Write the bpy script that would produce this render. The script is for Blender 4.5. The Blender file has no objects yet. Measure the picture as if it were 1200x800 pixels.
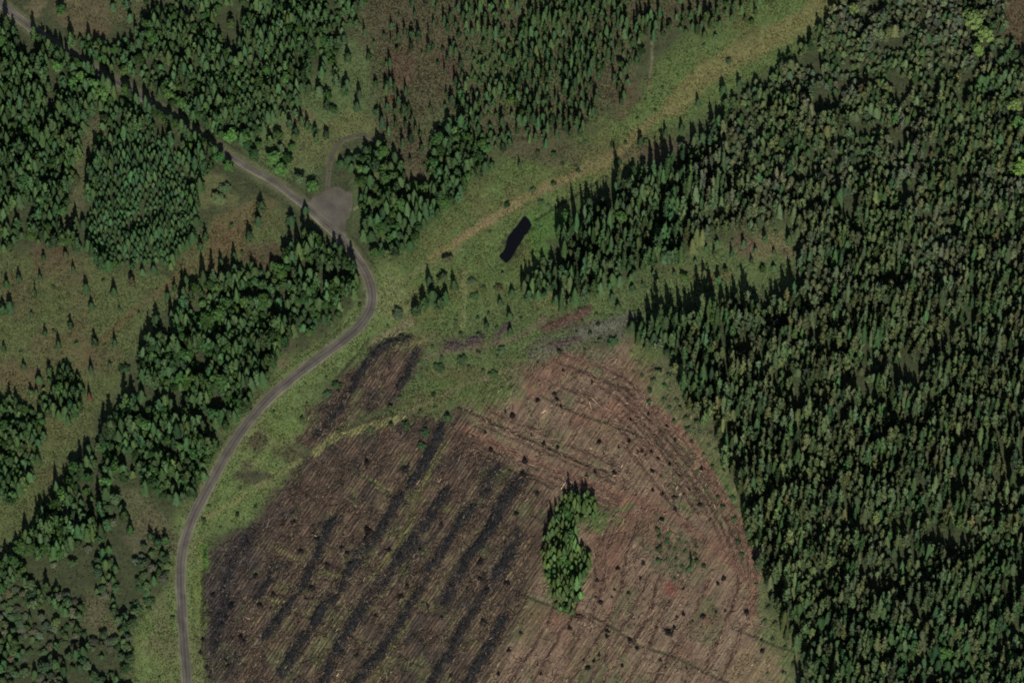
import bpy, bmesh, math
import numpy as np

# ------------------------------------------------------------------ basics
rng = np.random.default_rng(11)
TH = math.radians(25.0)          # the aircraft looks 25 degrees off straight down
DIST = 4000.0                    # metres to the middle of the view
MPP = 0.4                        # metres per map pixel at the middle
K = DIST / MPP
ST, CT = math.sin(TH), math.cos(TH)
CAM = np.array([0.0, -DIST * ST, DIST * CT])

scene = bpy.context.scene
COL = scene.collection


def w2p(x, y, z=0.0):
    """world point -> survey map coordinates (the map all outlines are traced on)"""
    dy = y - CAM[1]
    dz = z - CAM[2]
    depth = dy * ST - dz * CT
    return 600 + x / depth * K, 400 - (dy * CT + dz * ST) / depth * K


def p2w(px, py):
    """survey map coordinates -> ground point at z = 0"""
    a = (px - 600) / K
    b = (400 - py) / K
    vy = ST + b * CT
    vz = -CT + b * ST
    t = -CAM[2] / vz
    return a * t, CAM[1] + vy * t


# ------------------------------------------------------------------ noise
class Noise:
    def __init__(self, seed):
        self.t = np.random.default_rng(seed).random((256, 256))

    def at(self, x, y, s):
        x = np.asarray(x, float) / s + 1000.3
        y = np.asarray(y, float) / s + 1000.7
        xi = np.floor(x).astype(int)
        yi = np.floor(y).astype(int)
        fx = x - xi
        fy = y - yi
        fx = fx * fx * (3 - 2 * fx)
        fy = fy * fy * (3 - 2 * fy)
        t = self.t
        a = t[xi & 255, yi & 255]
        b = t[(xi + 1) & 255, yi & 255]
        c = t[xi & 255, (yi + 1) & 255]
        d = t[(xi + 1) & 255, (yi + 1) & 255]
        return (a + (b - a) * fx) * (1 - fy) + (c + (d - c) * fx) * fy

    def fbm(self, x, y, s, n=4):
        v = 0
        amp = 1
        tot = 0
        for i in range(n):
            v = v + amp * self.at(x + 31 * i, y - 17 * i, s / 2 ** i)
            tot += amp
            amp *= 0.55
        return v / tot            # 0..1, mean .5


N1, N2, N3, N4, N5 = (Noise(i) for i in (1, 2, 3, 4, 5))

# ------------------------------------------------------------------ map masks
X0, X1, Y0, Y1, RES = -300, 1500, -260, 1060, 2
GX, GY = np.meshgrid(np.arange(X0, X1 + 1, RES, float), np.arange(Y0, Y1 + 1, RES, float))


def poly_mask(pts):
    m = np.zeros(GX.shape, bool)
    n = len(pts)
    ys = [p[1] for p in pts]
    r0 = max(0, int((min(ys) - Y0) / RES) - 1)
    r1 = min(GX.shape[0], int((max(ys) - Y0) / RES) + 2)
    gx, gy = GX[r0:r1], GY[r0:r1]
    s = m[r0:r1]
    for i in range(n):
        (xa, ya), (xb, yb) = pts[i], pts[(i + 1) % n]
        if ya == yb:
            continue
        c = ((ya > gy) != (yb > gy)) & (gx < (xb - xa) * (gy - ya) / (yb - ya) + xa)
        s ^= c
    return m.astype(float)


def blur(m, r):
    k = max(1, int(round(r / RES)))
    if r <= 0:
        return m
    for _ in range(2):
        for ax in (0, 1):
            c = np.cumsum(np.pad(m, [(k + 1, k) if a == ax else (0, 0) for a in (0, 1)], mode='edge'), axis=ax)
            if ax == 0:
                m = (c[2 * k + 1:] - c[:-2 * k - 1]) / (2 * k + 1)
            else:
                m = (c[:, 2 * k + 1:] - c[:, :-2 * k - 1]) / (2 * k + 1)
    return m


def samp(m, px, py):
    u = np.clip((np.asarray(px, float) - X0) / RES, 0, m.shape[1] - 1.001)
    v = np.clip((np.asarray(py, float) - Y0) / RES, 0, m.shape[0] - 1.001)
    ui = u.astype(int)
    vi = v.astype(int)
    fu = u - ui
    fv = v - vi
    return (m[vi, ui] * (1 - fu) + m[vi, ui + 1] * fu) * (1 - fv) + (m[vi + 1, ui] * (1 - fu) + m[vi + 1, ui + 1] * fu) * fv


def smooth_line(pts, n=8):
    """Catmull-Rom through the points (any number of columns)"""
    p = np.array(pts, float)
    q = np.vstack([2 * p[0] - p[1], p, 2 * p[-1] - p[-2]])
    out = []
    for i in range(1, len(q) - 2):
        for t in np.arange(n) / n:
            out.append(0.5 * ((2 * q[i]) + (q[i + 1] - q[i - 1]) * t + (2 * q[i - 1] - 5 * q[i] + 4 * q[i + 1] - q[i + 2]) * t ** 2
                              + (3 * q[i] - q[i - 1] - 3 * q[i + 1] + q[i + 2]) * t ** 3))
    out.append(p[-1])
    return np.array(out)


def line_dist(px, py, pts, reach):
    """distance (map px) of points to a polyline; inf beyond reach"""
    d = np.full(px.shape, 1e9)
    pts = np.asarray(pts, float)
    sel0 = (px > pts[:, 0].min() - reach) & (px < pts[:, 0].max() + reach) & (py > pts[:, 1].min() - reach) & (py < pts[:, 1].max() + reach)
    idx = np.nonzero(sel0)[0]
    if len(idx) == 0:
        return d
    x, y = px[idx], py[idx]
    dd = np.full(len(idx), 1e9)
    for i in range(len(pts) - 1):
        ax, ay = pts[i]
        bx, by = pts[i + 1]
        l2 = (bx - ax) ** 2 + (by - ay) ** 2 + 1e-9
        near = (x > min(ax, bx) - reach) & (x < max(ax, bx) + reach) & (y > min(ay, by) - reach) & (y < max(ay, by) + reach)
        j = np.nonzero(near)[0]
        if len(j) == 0:
            continue
        t = np.clip(((x[j] - ax) * (bx - ax) + (y[j] - ay) * (by - ay)) / l2, 0, 1)
        e = np.hypot(x[j] - ax - t * (bx - ax), y[j] - ay - t * (by - ay))
        dd[j] = np.minimum(dd[j], e)
    d[idx] = dd
    return d


# ------------------------------------------------------------------ the survey: outlines traced on the photograph
ROAD = [(-60, -36), (-20, -10), (12, 14), (38, 34), (62, 52), (90, 69), (118, 86), (148, 103), (180, 124), (212, 145), (240, 164), (266, 181),
        (292, 197), (320, 213), (345, 231), (364, 246), (380, 261), (398, 278), (416, 300), (430, 322), (436, 344), (433, 364), (421, 382),
        (400, 400), (370, 422), (340, 445), (312, 470), (288, 498), (268, 528), (251, 558), (235, 588), (223, 614), (215, 640), (212, 665),
        (212, 692), (214, 724), (216, 760), (219, 800), (222, 850), (224, 900)]
GRAVEL = [(356, 238), (370, 231), (380, 224), (386, 219), (398, 219), (411, 228), (415, 240), (409, 252), (404, 262), (405, 276), (394, 274), (378, 258)]
SPUR = [(384, 226), (384, 212), (386, 196), (389, 182), (395, 171), (405, 163), (418, 160), (430, 160), (440, 165)]
POND = [(616, 255), (623, 256), (622, 263), (617, 272), (611, 281), (606, 289), (601, 298), (593, 308), (587, 307), (583, 302), (590, 295), (594, 288), (596, 279), (601, 272), (607, 264), (612, 257)]
SPUR2 = [(414, 246), (424, 238), (436, 232), (446, 226)]

Z = {
    # woods: outline of the crowns
    'north_west': [(-160, -60), (-40, -8), (0, 20), (38, 47), (74, 73), (116, 98), (150, 118), (206, 153), (254, 190), (240, 215), (230, 240), (224, 280), (200, 310),
                   (160, 318), (120, 308), (95, 290), (60, 285), (30, 275), (0, 292), (-160, 310)],
    'young': [(128, 168), (178, 152), (205, 176), (222, 210), (220, 280), (195, 306), (150, 310), (106, 288), (102, 255), (118, 215)],
    'north': [(78, 46), (100, 40), (128, 52), (150, 36), (170, 28), (250, -60), (430, -60), (424, 10), (402, 45), (390, 72), (362, 100), (338, 122), (304, 148), (274, 166),
              (258, 162), (228, 138), (172, 100), (122, 72)],
    'north_corner': [(40, -60), (250, -60), (170, 28), (110, 34), (76, 20)],
    'bushy': [(330, 122), (364, 100), (392, 76), (404, 46), (428, 8), (442, 60), (430, 150), (385, 168), (374, 214), (342, 214), (300, 190), (286, 166)],
    'heath': [(428, -50), (545, -50), (535, 30), (556, 62), (520, 122), (502, 205), (474, 190), (444, 150), (436, 100)],
    'heath_wood': [(540, -60), (900, -60), (905, 8), (850, 24), (790, 34), (748, 44), (742, 80), (724, 116), (694, 146), (640, 164), (590, 166), (540, 160), (520, 122), (558, 62), (532, 30)],
    'copse': [(505, 135), (560, 152), (582, 180), (556, 212), (524, 240), (495, 260), (484, 290), (452, 302), (432, 276), (416, 246), (424, 205), (412, 176), (440, 166), (466, 182), (482, 218), (500, 206)],
    'long': [(345, 282), (392, 284), (412, 304), (422, 328), (410, 348), (382, 378), (340, 398), (322, 428), (298, 458), (268, 496), (248, 536), (232, 572), (214, 598), (205, 585), (160, 560),
             (125, 560), (120, 620), (90, 650), (60, 650), (0, 690), (-120, 760), (-120, 720), (0, 664), (50, 596), (95, 546), (112, 512), (152, 470), (168, 438), (178, 402), (192, 372), (225, 342),
             (260, 322), (300, 308), (336, 308)],
    'corner': [(-160, 700), (0, 640), (60, 606), (125, 566), (150, 590), (155, 640), (195, 630), (198, 690), (165, 704), (150, 740), (155, 800), (160, 900), (-160, 900)],
    'patch_a': [(40, 436), (78, 424), (92, 444), (97, 472), (85, 492), (60, 488), (38, 468)],
    'patch_b': [(-160, 462), (20, 466), (45, 486), (52, 512), (42, 556), (20, 580), (-160, 610)],
    'east': [(1010, -90), (975, 18), (940, 50), (915, 78), (880, 100), (850, 118), (832, 152), (796, 168), (772, 200), (740, 202), (716, 220), (698, 234), (674, 256), (654, 282), (624, 318), (615, 342),
             (640, 347), (680, 357), (690, 337), (720, 332), (750, 322), (790, 312), (820, 279), (860, 268), (922, 254), (940, 288), (940, 336), (922, 352), (880, 352), (850, 350), (812, 366),
             (790, 362), (775, 380), (740, 380), (735, 394), (770, 402), (795, 432), (800, 474), (835, 506), (855, 550), (870, 584), (885, 644), (900, 694), (915, 734), (935, 774), (950, 900), (1450, 900), (1450, -90)],
    'island': [(668, 574), (690, 580), (694, 598), (680, 612), (672, 624), (686, 640), (690, 665), (680, 690), (676, 712), (658, 715), (645, 690), (640, 660), (640, 635), (645, 615), (652, 600)],
    'margin': [(775, 420), (800, 470), (835, 510), (858, 560), (882, 630), (902, 700), (935, 775), (955, 850), (912, 850), (884, 700), (858, 615), (828, 545), (790, 494), (755, 455), (735, 420)],
    'tongue': [(690, 350), (740, 330), (790, 316), (830, 286), (925, 264), (932, 300), (905, 322), (850, 335), (800, 352), (745, 364)],
    'sapling': [(765, 612), (800, 626), (815, 650), (830, 672), (800, 680), (770, 650)],
    # gaps in the woods
    'glade': [(100, 140), (121, 134), (116, 170), (102, 215), (95, 242), (82, 278), (68, 272), (80, 235), (88, 200), (95, 165)],
    'glade_b': [(140, 574), (165, 578), (205, 618), (215, 652), (180, 644), (150, 612)],
    'glade_c': [(95, 690), (130, 700), (140, 745), (98, 742)],
    'bare_ne': [(1164, -90), (1450, -90), (1450, 40), (1204, 62), (1180, 44)],
    'ride_se': [(965, 768), (1040, 764), (1120, 772), (1210, 776), (1300, 780), (1300, 786), (1120, 781), (1040, 773), (965, 775)],
    # ground covers
    'meadow': [(-200, 290), (95, 300), (130, 316), (200, 316), (245, 262), (300, 232), (345, 260), (338, 300), (190, 370), (110, 490), (60, 580), (0, 660), (-200, 700)],
    'ride': [(985, -60), (1010, -20), (960, 42), (905, 84), (850, 116), (790, 160), (700, 222), (640, 275), (610, 345), (560, 380), (490, 395), (440, 400), (445, 350), (470, 300), (505, 262), (556, 216),
             (590, 186), (650, 172), (692, 160), (740, 112), (780, 62), (860, 22), (900, -60)],
    'verge': [(436, 300), (470, 320), (470, 390), (420, 420), (380, 446), (345, 520), (350, 545), (300, 606), (250, 626), (242, 660), (238, 740), (246, 900), (160, 900), (150, 745), (165, 704), (200, 690), (204, 630),
              (232, 574), (250, 534), (300, 460), (345, 420), (424, 362)],
    'between': [(470, 470), (520, 440), (600, 420), (640, 400), (660, 350), (740, 330), (840, 285), (930, 262), (935, 330), (880, 350), (760, 365), (735, 400), (700, 400), (640, 420), (560, 462), (540, 490), (470, 486), (440, 500), (350, 545), (390, 510), (440, 486)],
    'black_cut': [(243, 900), (240, 760), (240, 690), (248, 650), (300, 612), (350, 545), (400, 508), (462, 484), (536, 486), (620, 560), (645, 580), (640, 640), (610, 720), (575, 800), (550, 900)],
    'black_patch': [(344, 522), (372, 474), (412, 434), (440, 404), (475, 392), (492, 402), (486, 432), (462, 466), (420, 490), (372, 528)],
    'brown_cut': [(536, 488), (560, 458), (610, 430), (650, 412), (720, 398), (770, 420), (800, 470), (835, 510), (860, 560), (882, 640), (900, 710), (930, 770), (955, 900), (530, 900), (565, 800), (606, 712), (630, 640), (622, 566)],
}
M = {k: poly_mask(v) for k, v in Z.items()}
for k in ('north_west', 'east', 'corner', 'long'):
    for g in ('glade', 'glade_b', 'glade_c', 'bare_ne', 'ride_se'):
        M[k] = M[k] * (1 - M[g])
M['north_west'] *= 1 - M['young']
M['between'] = np.maximum(M['between'], poly_mask([(440, 400), (490, 388), (560, 370), (615, 335), (700, 345), (765, 370), (725, 404), (640, 424), (560, 466), (480, 492), (446, 474), (492, 436), (494, 402)]))

# dark heaps of brash lying in lines over the felled land: (points, half width px)
WINDROWS = [
    ([(516, 500), (507, 525), (492, 552), (480, 568)], 7, 'near the north tip of the black felled field'),
    ([(466, 582), (450, 615), (432, 638)], 6, 'below the north tip, west of the grassy strip'),
    ([(424, 646), (405, 677), (388, 700)], 6.5, 'in the middle of the black felled field'),
    ([(380, 710), (362, 737), (345, 762), (332, 786)], 6, 'running down to the bottom edge, west of the middle'),
    ([(388, 612), (375, 642), (358, 682)], 6, 'on the upper west side of the black felled field'),
    ([(350, 690), (328, 722), (312, 744)], 5.5, 'on the lower west side of the black felled field'),
    ([(522, 578), (510, 597), (487, 627), (465, 657)], 7, 'just east of the pale grassy strip, upper half'),
    ([(456, 668), (427, 707), (408, 738)], 7, 'just east of the pale grassy strip, lower half'),
    ([(402, 748), (390, 772), (378, 800), (368, 824)], 6.5, 'under the pale grassy strip at the bottom edge'),
    ([(547, 598), (530, 625), (517, 646), (503, 667)], 5.5, 'narrow line east of the middle, upper end'),
    ([(498, 678), (486, 699), (474, 720), (458, 748)], 5.5, 'narrow line east of the middle, central length'),
    ([(450, 758), (432, 780), (414, 806), (402, 824)], 7, 'broad line meeting the bottom edge of the field'),
    ([(580, 553), (563, 584), (547, 605)], 7, 'upper eastern row, inner one of the pair'),
    ([(580, 614), (552, 648), (536, 678), (521, 705)], 6.5, 'middle eastern row, inner one of the pair'),
    ([(543, 731), (530, 760), (511, 790), (500, 812)], 6, 'lower eastern row, inner one of the pair'),
    ([(612, 560), (593, 586), (577, 612)], 8.5, 'upper eastern row, broad outer heap'),
    ([(607, 626), (595, 650), (582, 673)], 8, 'middle eastern row, broad outer heap'),
    ([(568, 694), (556, 716), (543, 733)], 4.5, 'short thin heap between the two outer rows'),
    ([(590, 726), (573, 760), (553, 792), (542, 815)], 6.5, 'lower eastern row, outer one beside the brown field'),
    ([(474, 396), (455, 402), (438, 414), (424, 438), (408, 460)], 5.5, 'curving round the top of the small black patch'),
    ([(402, 470), (392, 488), (374, 508)], 6, 'at the lower end of the small black patch'),
    ([(486, 416), (480, 432), (470, 450)], 5, 'on the east side of the small black patch'),
    ([(322, 664), (312, 684), (303, 698)], 5, 'short one beside the drain in the west part'),
    ([(286, 634), (272, 662), (262, 690)], 5.5, 'beside the west edge near the road verge'),
    ([(264, 706), (256, 730), (250, 760)], 5.5, 'along the west edge above the bottom corner'),
]
RED_HEAPS = [([(634, 388), (655, 378), (676, 369), (694, 361)], 6, 'long rust red heap of dead branches beside the pale tongue of grass'),
             ([(524, 407), (546, 400), (566, 394)], 5, 'purplish grey heap of branches in the rough grass above the black patch')]

DRAINS = [  # thin ditches on the felled land
    [(536, 476), (575, 493), (610, 509), (650, 527), (700, 550)],
    [(634, 462), (660, 476), (700, 491), (740, 505), (765, 520)],
    [(548, 520), (590, 545), (630, 562), (648, 572)],
    [(655, 424), (680, 432), (702, 442)], [(714, 448), (738, 455)],
    [(858, 734), (885, 745), (915, 757), (940, 764)],
    [(740, 752), (790, 768), (830, 788), (870, 806)],
    [(690, 718), (720, 735), (745, 752)],
    [(600, 690), (640, 706), (682, 722)],
    [(770, 500), (800, 535), (830, 575), (840, 600)], [(764, 508), (795, 545), (822, 580)],
    [(628, 257), (645, 246), (665, 234), (700, 212)],
    [(400, 545), (430, 560), (462, 580)], [(440, 572), (480, 590)], [(345, 716), (375, 728), (405, 742), (450, 760), (495, 780)],
    [(240, 640), (238, 680), (237, 720), (240, 770)],
    [(432, 396), (420, 412), (408, 426), (395, 440)],
]
PALE_LINES = [  # pale grassy strips and timber tracks on the felled land: (points, half width, albedo)
    ([(520, 516), (503, 553), (488, 584), (476, 622), (458, 650), (437, 677)], 3.2, (.135, .13, .055)),
    ([(480, 728), (456, 765), (436, 800), (425, 830)], 3.0, (.12, .11, .05)),
    ([(316, 724), (298, 755), (278, 786)], 1.2, (.15, .125, .095)),
    ([(617, 598), (600, 628), (582, 658), (572, 674)], 1.4, (.15, .12, .09)),
    ([(320, 641), (340, 650), (356, 656)], 2, (.13, .125, .06)),
    ([(380, 669), (402, 676)], 2, (.14, .14, .06)),
    ([(311, 698), (331, 705)], 2, (.16, .15, .07)),
    ([(346, 715), (372, 726), (405, 741)], 1.6, (.12, .11, .055)),
    ([(420, 746), (450, 760)], 1.3, (.12, .10, .06)),
    ([(430, 756), (460, 768), (497, 783)], 1.6, (.13, .11, .07)),
    ([(314, 770), (335, 780), (356, 791)], 1.8, (.13, .125, .06)),
    ([(412, 552), (440, 566), (462, 578)], 1.6, (.11, .12, .05)),
    ([(482, 580), (520, 596), (545, 606)], 2.6, (.12, .12, .05)),
    ([(545, 606), (585, 560), (600, 545)], 2.2, (.11, .11, .05)),
    ([(505, 700), (530, 660), (560, 620)], 2.0, (.12, .10, .055)),
    ([(368, 532), (382, 518), (404, 508), (424, 502), (455, 494), (470, 488)], 3.8, (.185, .185, .08)),
    ([(240, 606), (262, 596), (300, 572), (330, 552), (352, 540)], 3.2, (.175, .18, .075)),
    ([(628, 420), (665, 401), (700, 386), (740, 370)], 6, (.128, .128, .092)),
    ([(888, 640), (880, 700), (860, 740), (835, 790), (820, 830)], 4.2, (.19, .14, .10)),
    ([(875, 640), (868, 700), (848, 740), (820, 795)], 1.5, (.19, .135, .09)),
    ([(540, 500), (580, 520), (640, 545), (700, 570), (760, 590), (800, 612), (850, 650), (885, 690)], 5, (.165, .10, .07)),
    ([(770, 480), (810, 520), (840, 570), (862, 610), (884, 660), (880, 720)], 6, (.17, .105, .072)),
    ([(738, 800), (715, 760), (735, 700), (740, 640)], 3, (.165, .115, .078)),
    ([(640, 800), (690, 745), (730, 690), (760, 650)], 3, (.18, .125, .085)),
    ([(764, 40), (763, 75), (761, 108)], 1.3, (.16, .14, .085)),
    ([(432, 402), (440, 420), (452, 480)], 1.2, (.12, .11, .06)),
    ([(545, 320), (544, 350), (542, 385)], 3.4, (.15, .17, .07)),
    ([(440, 402), (462, 388), (480, 376)], 5, (.165, .16, .085)),
    ([(470, 330), (500, 312), (540, 292)], 2.2, (.15, .15, .07)),
    ([(500, 420), (540, 408), (600, 398), (640, 372)], 2.5, (.14, .12, .075)),
    ([(470, 486), (520, 462), (580, 440), (640, 415)], 2.5, (.145, .135, .07)),
]
TRACK = [  # the worn earth track on the ride: (points, half width, albedo, strength)
    ([(975, -10), (945, 22), (905, 44), (860, 68), (815, 98), (790, 125)], 13, (.165, .158, .064), .9),
    ([(790, 125), (760, 145), (735, 168), (700, 198), (650, 214), (600, 242), (565, 265), (535, 283), (505, 303)], 4.5, (.175, .155, .066), .9),
    ([(608, 236), (585, 252), (562, 265), (535, 284)], 4, (.20, .165, .082), 1),
    ([(720, 178), (690, 192), (660, 212), (630, 226)], 3.5, (.17, .14, .07), .8),
    ([(700, 205), (720, 200), (745, 180)], 3, (.13, .13, .05), .7),
    ([(245, 345), (200, 330), (270, 255), (320, 240)], 5, (.12, .095, .045), .5),
    ([(90, 430), (150, 370), (210, 325), (265, 280), (300, 250)], 4, (.125, .085, .045), .55),
]
PATCH = [  # (cx, cy, rx, ry, albedo, strength): patches of other cover
    (315, 300, 34, 18, (.085, .062, .038), .8), (265, 285, 18, 26, (.125, .075, .042), .55), (250, 315, 14, 18, (.13, .07, .042), .5),
    (60, 300, 30, 20, (.10, .06, .04), .6), (70, 400, 45, 25, (.115, .082, .045), .6), (20, 440, 40, 22, (.12, .07, .045), .65),
    (120, 425, 25, 14, (.10, .07, .047), .6), (20, 345, 25, 30, (.095, .062, .04), .5), (100, 500, 14, 20, (.10, .11, .045), .5),
    (60, 350, 30, 20, (.08, .09, .035), .6), (130, 460, 25, 30, (.09, .105, .04), .6), (65, 510, 16, 20, (.11, .11, .045), .6),
    (770, 178, 45, 16, (.088, .062, .045), .9), (640, 178, 60, 16, (.082, .062, .042), .7), (730, 110, 16, 28, (.095, .062, .045), .6),
    (485, 195, 22, 40, (.092, .068, .045), .8), (450, 30, 40, 50, (.082, .064, .042), .7), (500, 60, 30, 50, (.086, .065, .042), .6),
    (456, 118, 6, 5, (.16, .085, .04), .45), (470, 80, 16, 22, (.11, .065, .045), .5), (525, 75, 14, 18, (.105, .065, .05), .5),
    (90, 15, 40, 22, (.11, .09, .05), .7), (112, 40, 14, 12, (.13, .085, .05), .5), (40, 12, 14, 12, (.15, .125, .07), .6),
    (250, 225, 26, 22, (.12, .125, .055), .7), (275, 250, 20, 14, (.12, .10, .05), .5), (170, 625, 26, 30, (.112, .10, .058), .55),
    (115, 715, 14, 18, (.112, .10, .06), .5), (190, 735, 18, 40, (.12, .115, .06), .6), (335, 425, 12, 10, (.14, .12, .065), .6),
    (335, 395, 12, 14, (.10, .08, .05), .6), (330, 500, 20, 14, (.11, .16, .045), .6), (300, 520, 14, 12, (.06, .045, .035), .7),
    (295, 558, 22, 13, (.05, .038, .032), .75), (340, 535, 20, 10, (.055, .045, .03), .6), (240, 650, 5, 18, (.075, .17, .03), .9), (235, 690, 5, 60, (.14, .17, .05), .6),
    (462, 352, 26, 30, (.155, .17, .072), .75), (600, 330, 40, 30, (.085, .12, .04), .6), (640, 262, 26, 22, (.07, .135, .036), .8), (630, 290, 14, 26, (.075, .14, .036), .8),
    (500, 400, 26, 12, (.13, .12, .06), .6), (560, 455, 60, 22, (.085, .12, .04), .75), (500, 470, 40, 12, (.115, .11, .05), .6), (540, 440, 50, 10, (.12, .105, .05), .55),
    (545, 405, 30, 10, (.11, .08, .06), .6), (590, 420, 14, 8, (.11, .12, .05), .6), (660, 378, 34, 10, (.13, .085, .055), .45), (700, 385, 44, 14, (.105, .10, .075), .75), (640, 405, 30, 10, (.11, .095, .075), .6),
    (740, 440, 26, 24, (.15, .10, .062), .7), (760, 410, 22, 14, (.085, .125, .04), .6), (700, 410, 22, 14, (.07, .09, .045), .6), (650, 350, 30, 14, (.12, .125, .05), .6),
    (900, 292, 30, 18, (.155, .13, .07), .75), (870, 285, 20, 16, (.115, .08, .055), .6), (800, 320, 34, 12, (.10, .11, .045), .6), (840, 320, 14, 10, (.14, .11, .05), .6),
    (830, 510, 22, 50, (.105, .11, .055), .75), (850, 560, 14, 36, (.10, .14, .05), .6), (885, 660, 12, 50, (.105, .13, .05), .6), (920, 740, 16, 40, (.11, .12, .05), .6), (800, 470, 22, 26, (.11, .11, .055), .6),
    (730, 480, 30, 12, (.18, .085, .06), .55), (660, 540, 40, 20, (.165, .12, .08), .5), (705, 505, 20, 12, (.17, .135, .08), .5), (735, 585, 24, 8, (.175, .08, .06), .6), (785, 690, 10, 9, (.19, .075, .055), .8),
    (725, 620, 26, 14, (.16, .095, .065), .6), (718, 596, 30, 8, (.085, .11, .045), .7), (715, 640, 22, 30, (.15, .088, .06), .7), (640, 720, 26, 12, (.17, .085, .06), .5), (690, 760, 26, 22, (.11, .10, .05), .5),
    (800, 650, 40, 30, (.085, .095, .05), .6), (790, 600, 24, 12, (.08, .10, .045), .5), (625, 730, 26, 26, (.12, .105, .055), .5), (880, 780, 40, 30, (.19, .145, .085), .7), (780, 740, 50, 30, (.165, .125, .085), .5),
    (620, 535, 40, 18, (.165, .125, .088), .6), (900, 600, 10, 10, (.10, .11, .05), .5), (840, 640, 20, 24, (.175, .105, .075), .7), (760, 560, 30, 14, (.12, .10, .06), .4), (670, 460, 30, 12, (.14, .10, .07), .5),
    (706, 612, 24, 12, (.09, .135, .045), .75), (655, 700, 14, 20, (.10, .135, .05), .7), (660, 640, 22, 30, (.095, .145, .048), .6),
    (1190, 18, 30, 30, (.10, .078, .045), .9), (365, 165, 40, 30, (.115, .12, .05), .6), (415, 145, 30, 14, (.13, .135, .055), .7), (420, 190, 24, 14, (.115, .125, .05), .7), (350, 140, 20, 14, (.13, .095, .055), .5),
    (375, 240, 8, 20, (.13, .13, .065), .5), (440, 210, 18, 10, (.12, .12, .055), .4),
]


CURVE = [(655, 418), (715, 440), (765, 482), (806, 530), (845, 582), (874, 640), (882, 690), (862, 745), (835, 805)]
RUTS = []           # machine ruts: (points, half width)


def shifted(pts, d, x_squeeze=1.0):
    p = smooth_line(pts, 5)
    t = np.gradient(p, axis=0)
    t /= np.hypot(t[:, 0], t[:, 1])[:, None]
    return p + np.c_[-t[:, 1], t[:, 0]] * d


for k_, d_ in enumerate((-5, 3, 9, 17, 24, 33, 42, 52)):
    q_ = shifted(CURVE, d_)
    a_, b_ = [(0, 40), (6, 34), (2, 30), (4, 40), (8, 26), (0, 22), (3, 18), (10, 24)][k_]
    RUTS.append((q_[a_:b_], 1.2))
for d_ in (-26, -14, -7, 8, 16, 24):
    RUTS.append((shifted([(540, 494), (585, 514), (640, 538), (690, 560), (730, 578)], d_)[2:], 1.0))
for x_ in (632, 655, 676, 700, 724, 742, 766, 800):
    RUTS.append((np.array([(x_ - 40, 812), (x_ - 12, 768), (x_ + 14, 722), (x_ + 32, 680)]) + rng.uniform(-4, 4, (4, 2)), 1.2))
for x_ in (700, 712, 735, 748):
    RUTS.append((np.array([(x_ - 6, 690), (x_, 650), (x_ + 14, 612)]) + rng.uniform(-3, 3, (3, 2)), 1.0))

# ------------------------------------------------------------------ ground colour (albedo of the cover itself)
def lerp(a, c, w):
    return a + (np.asarray(c) - a) * w[:, None]


BL = {}


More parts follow.
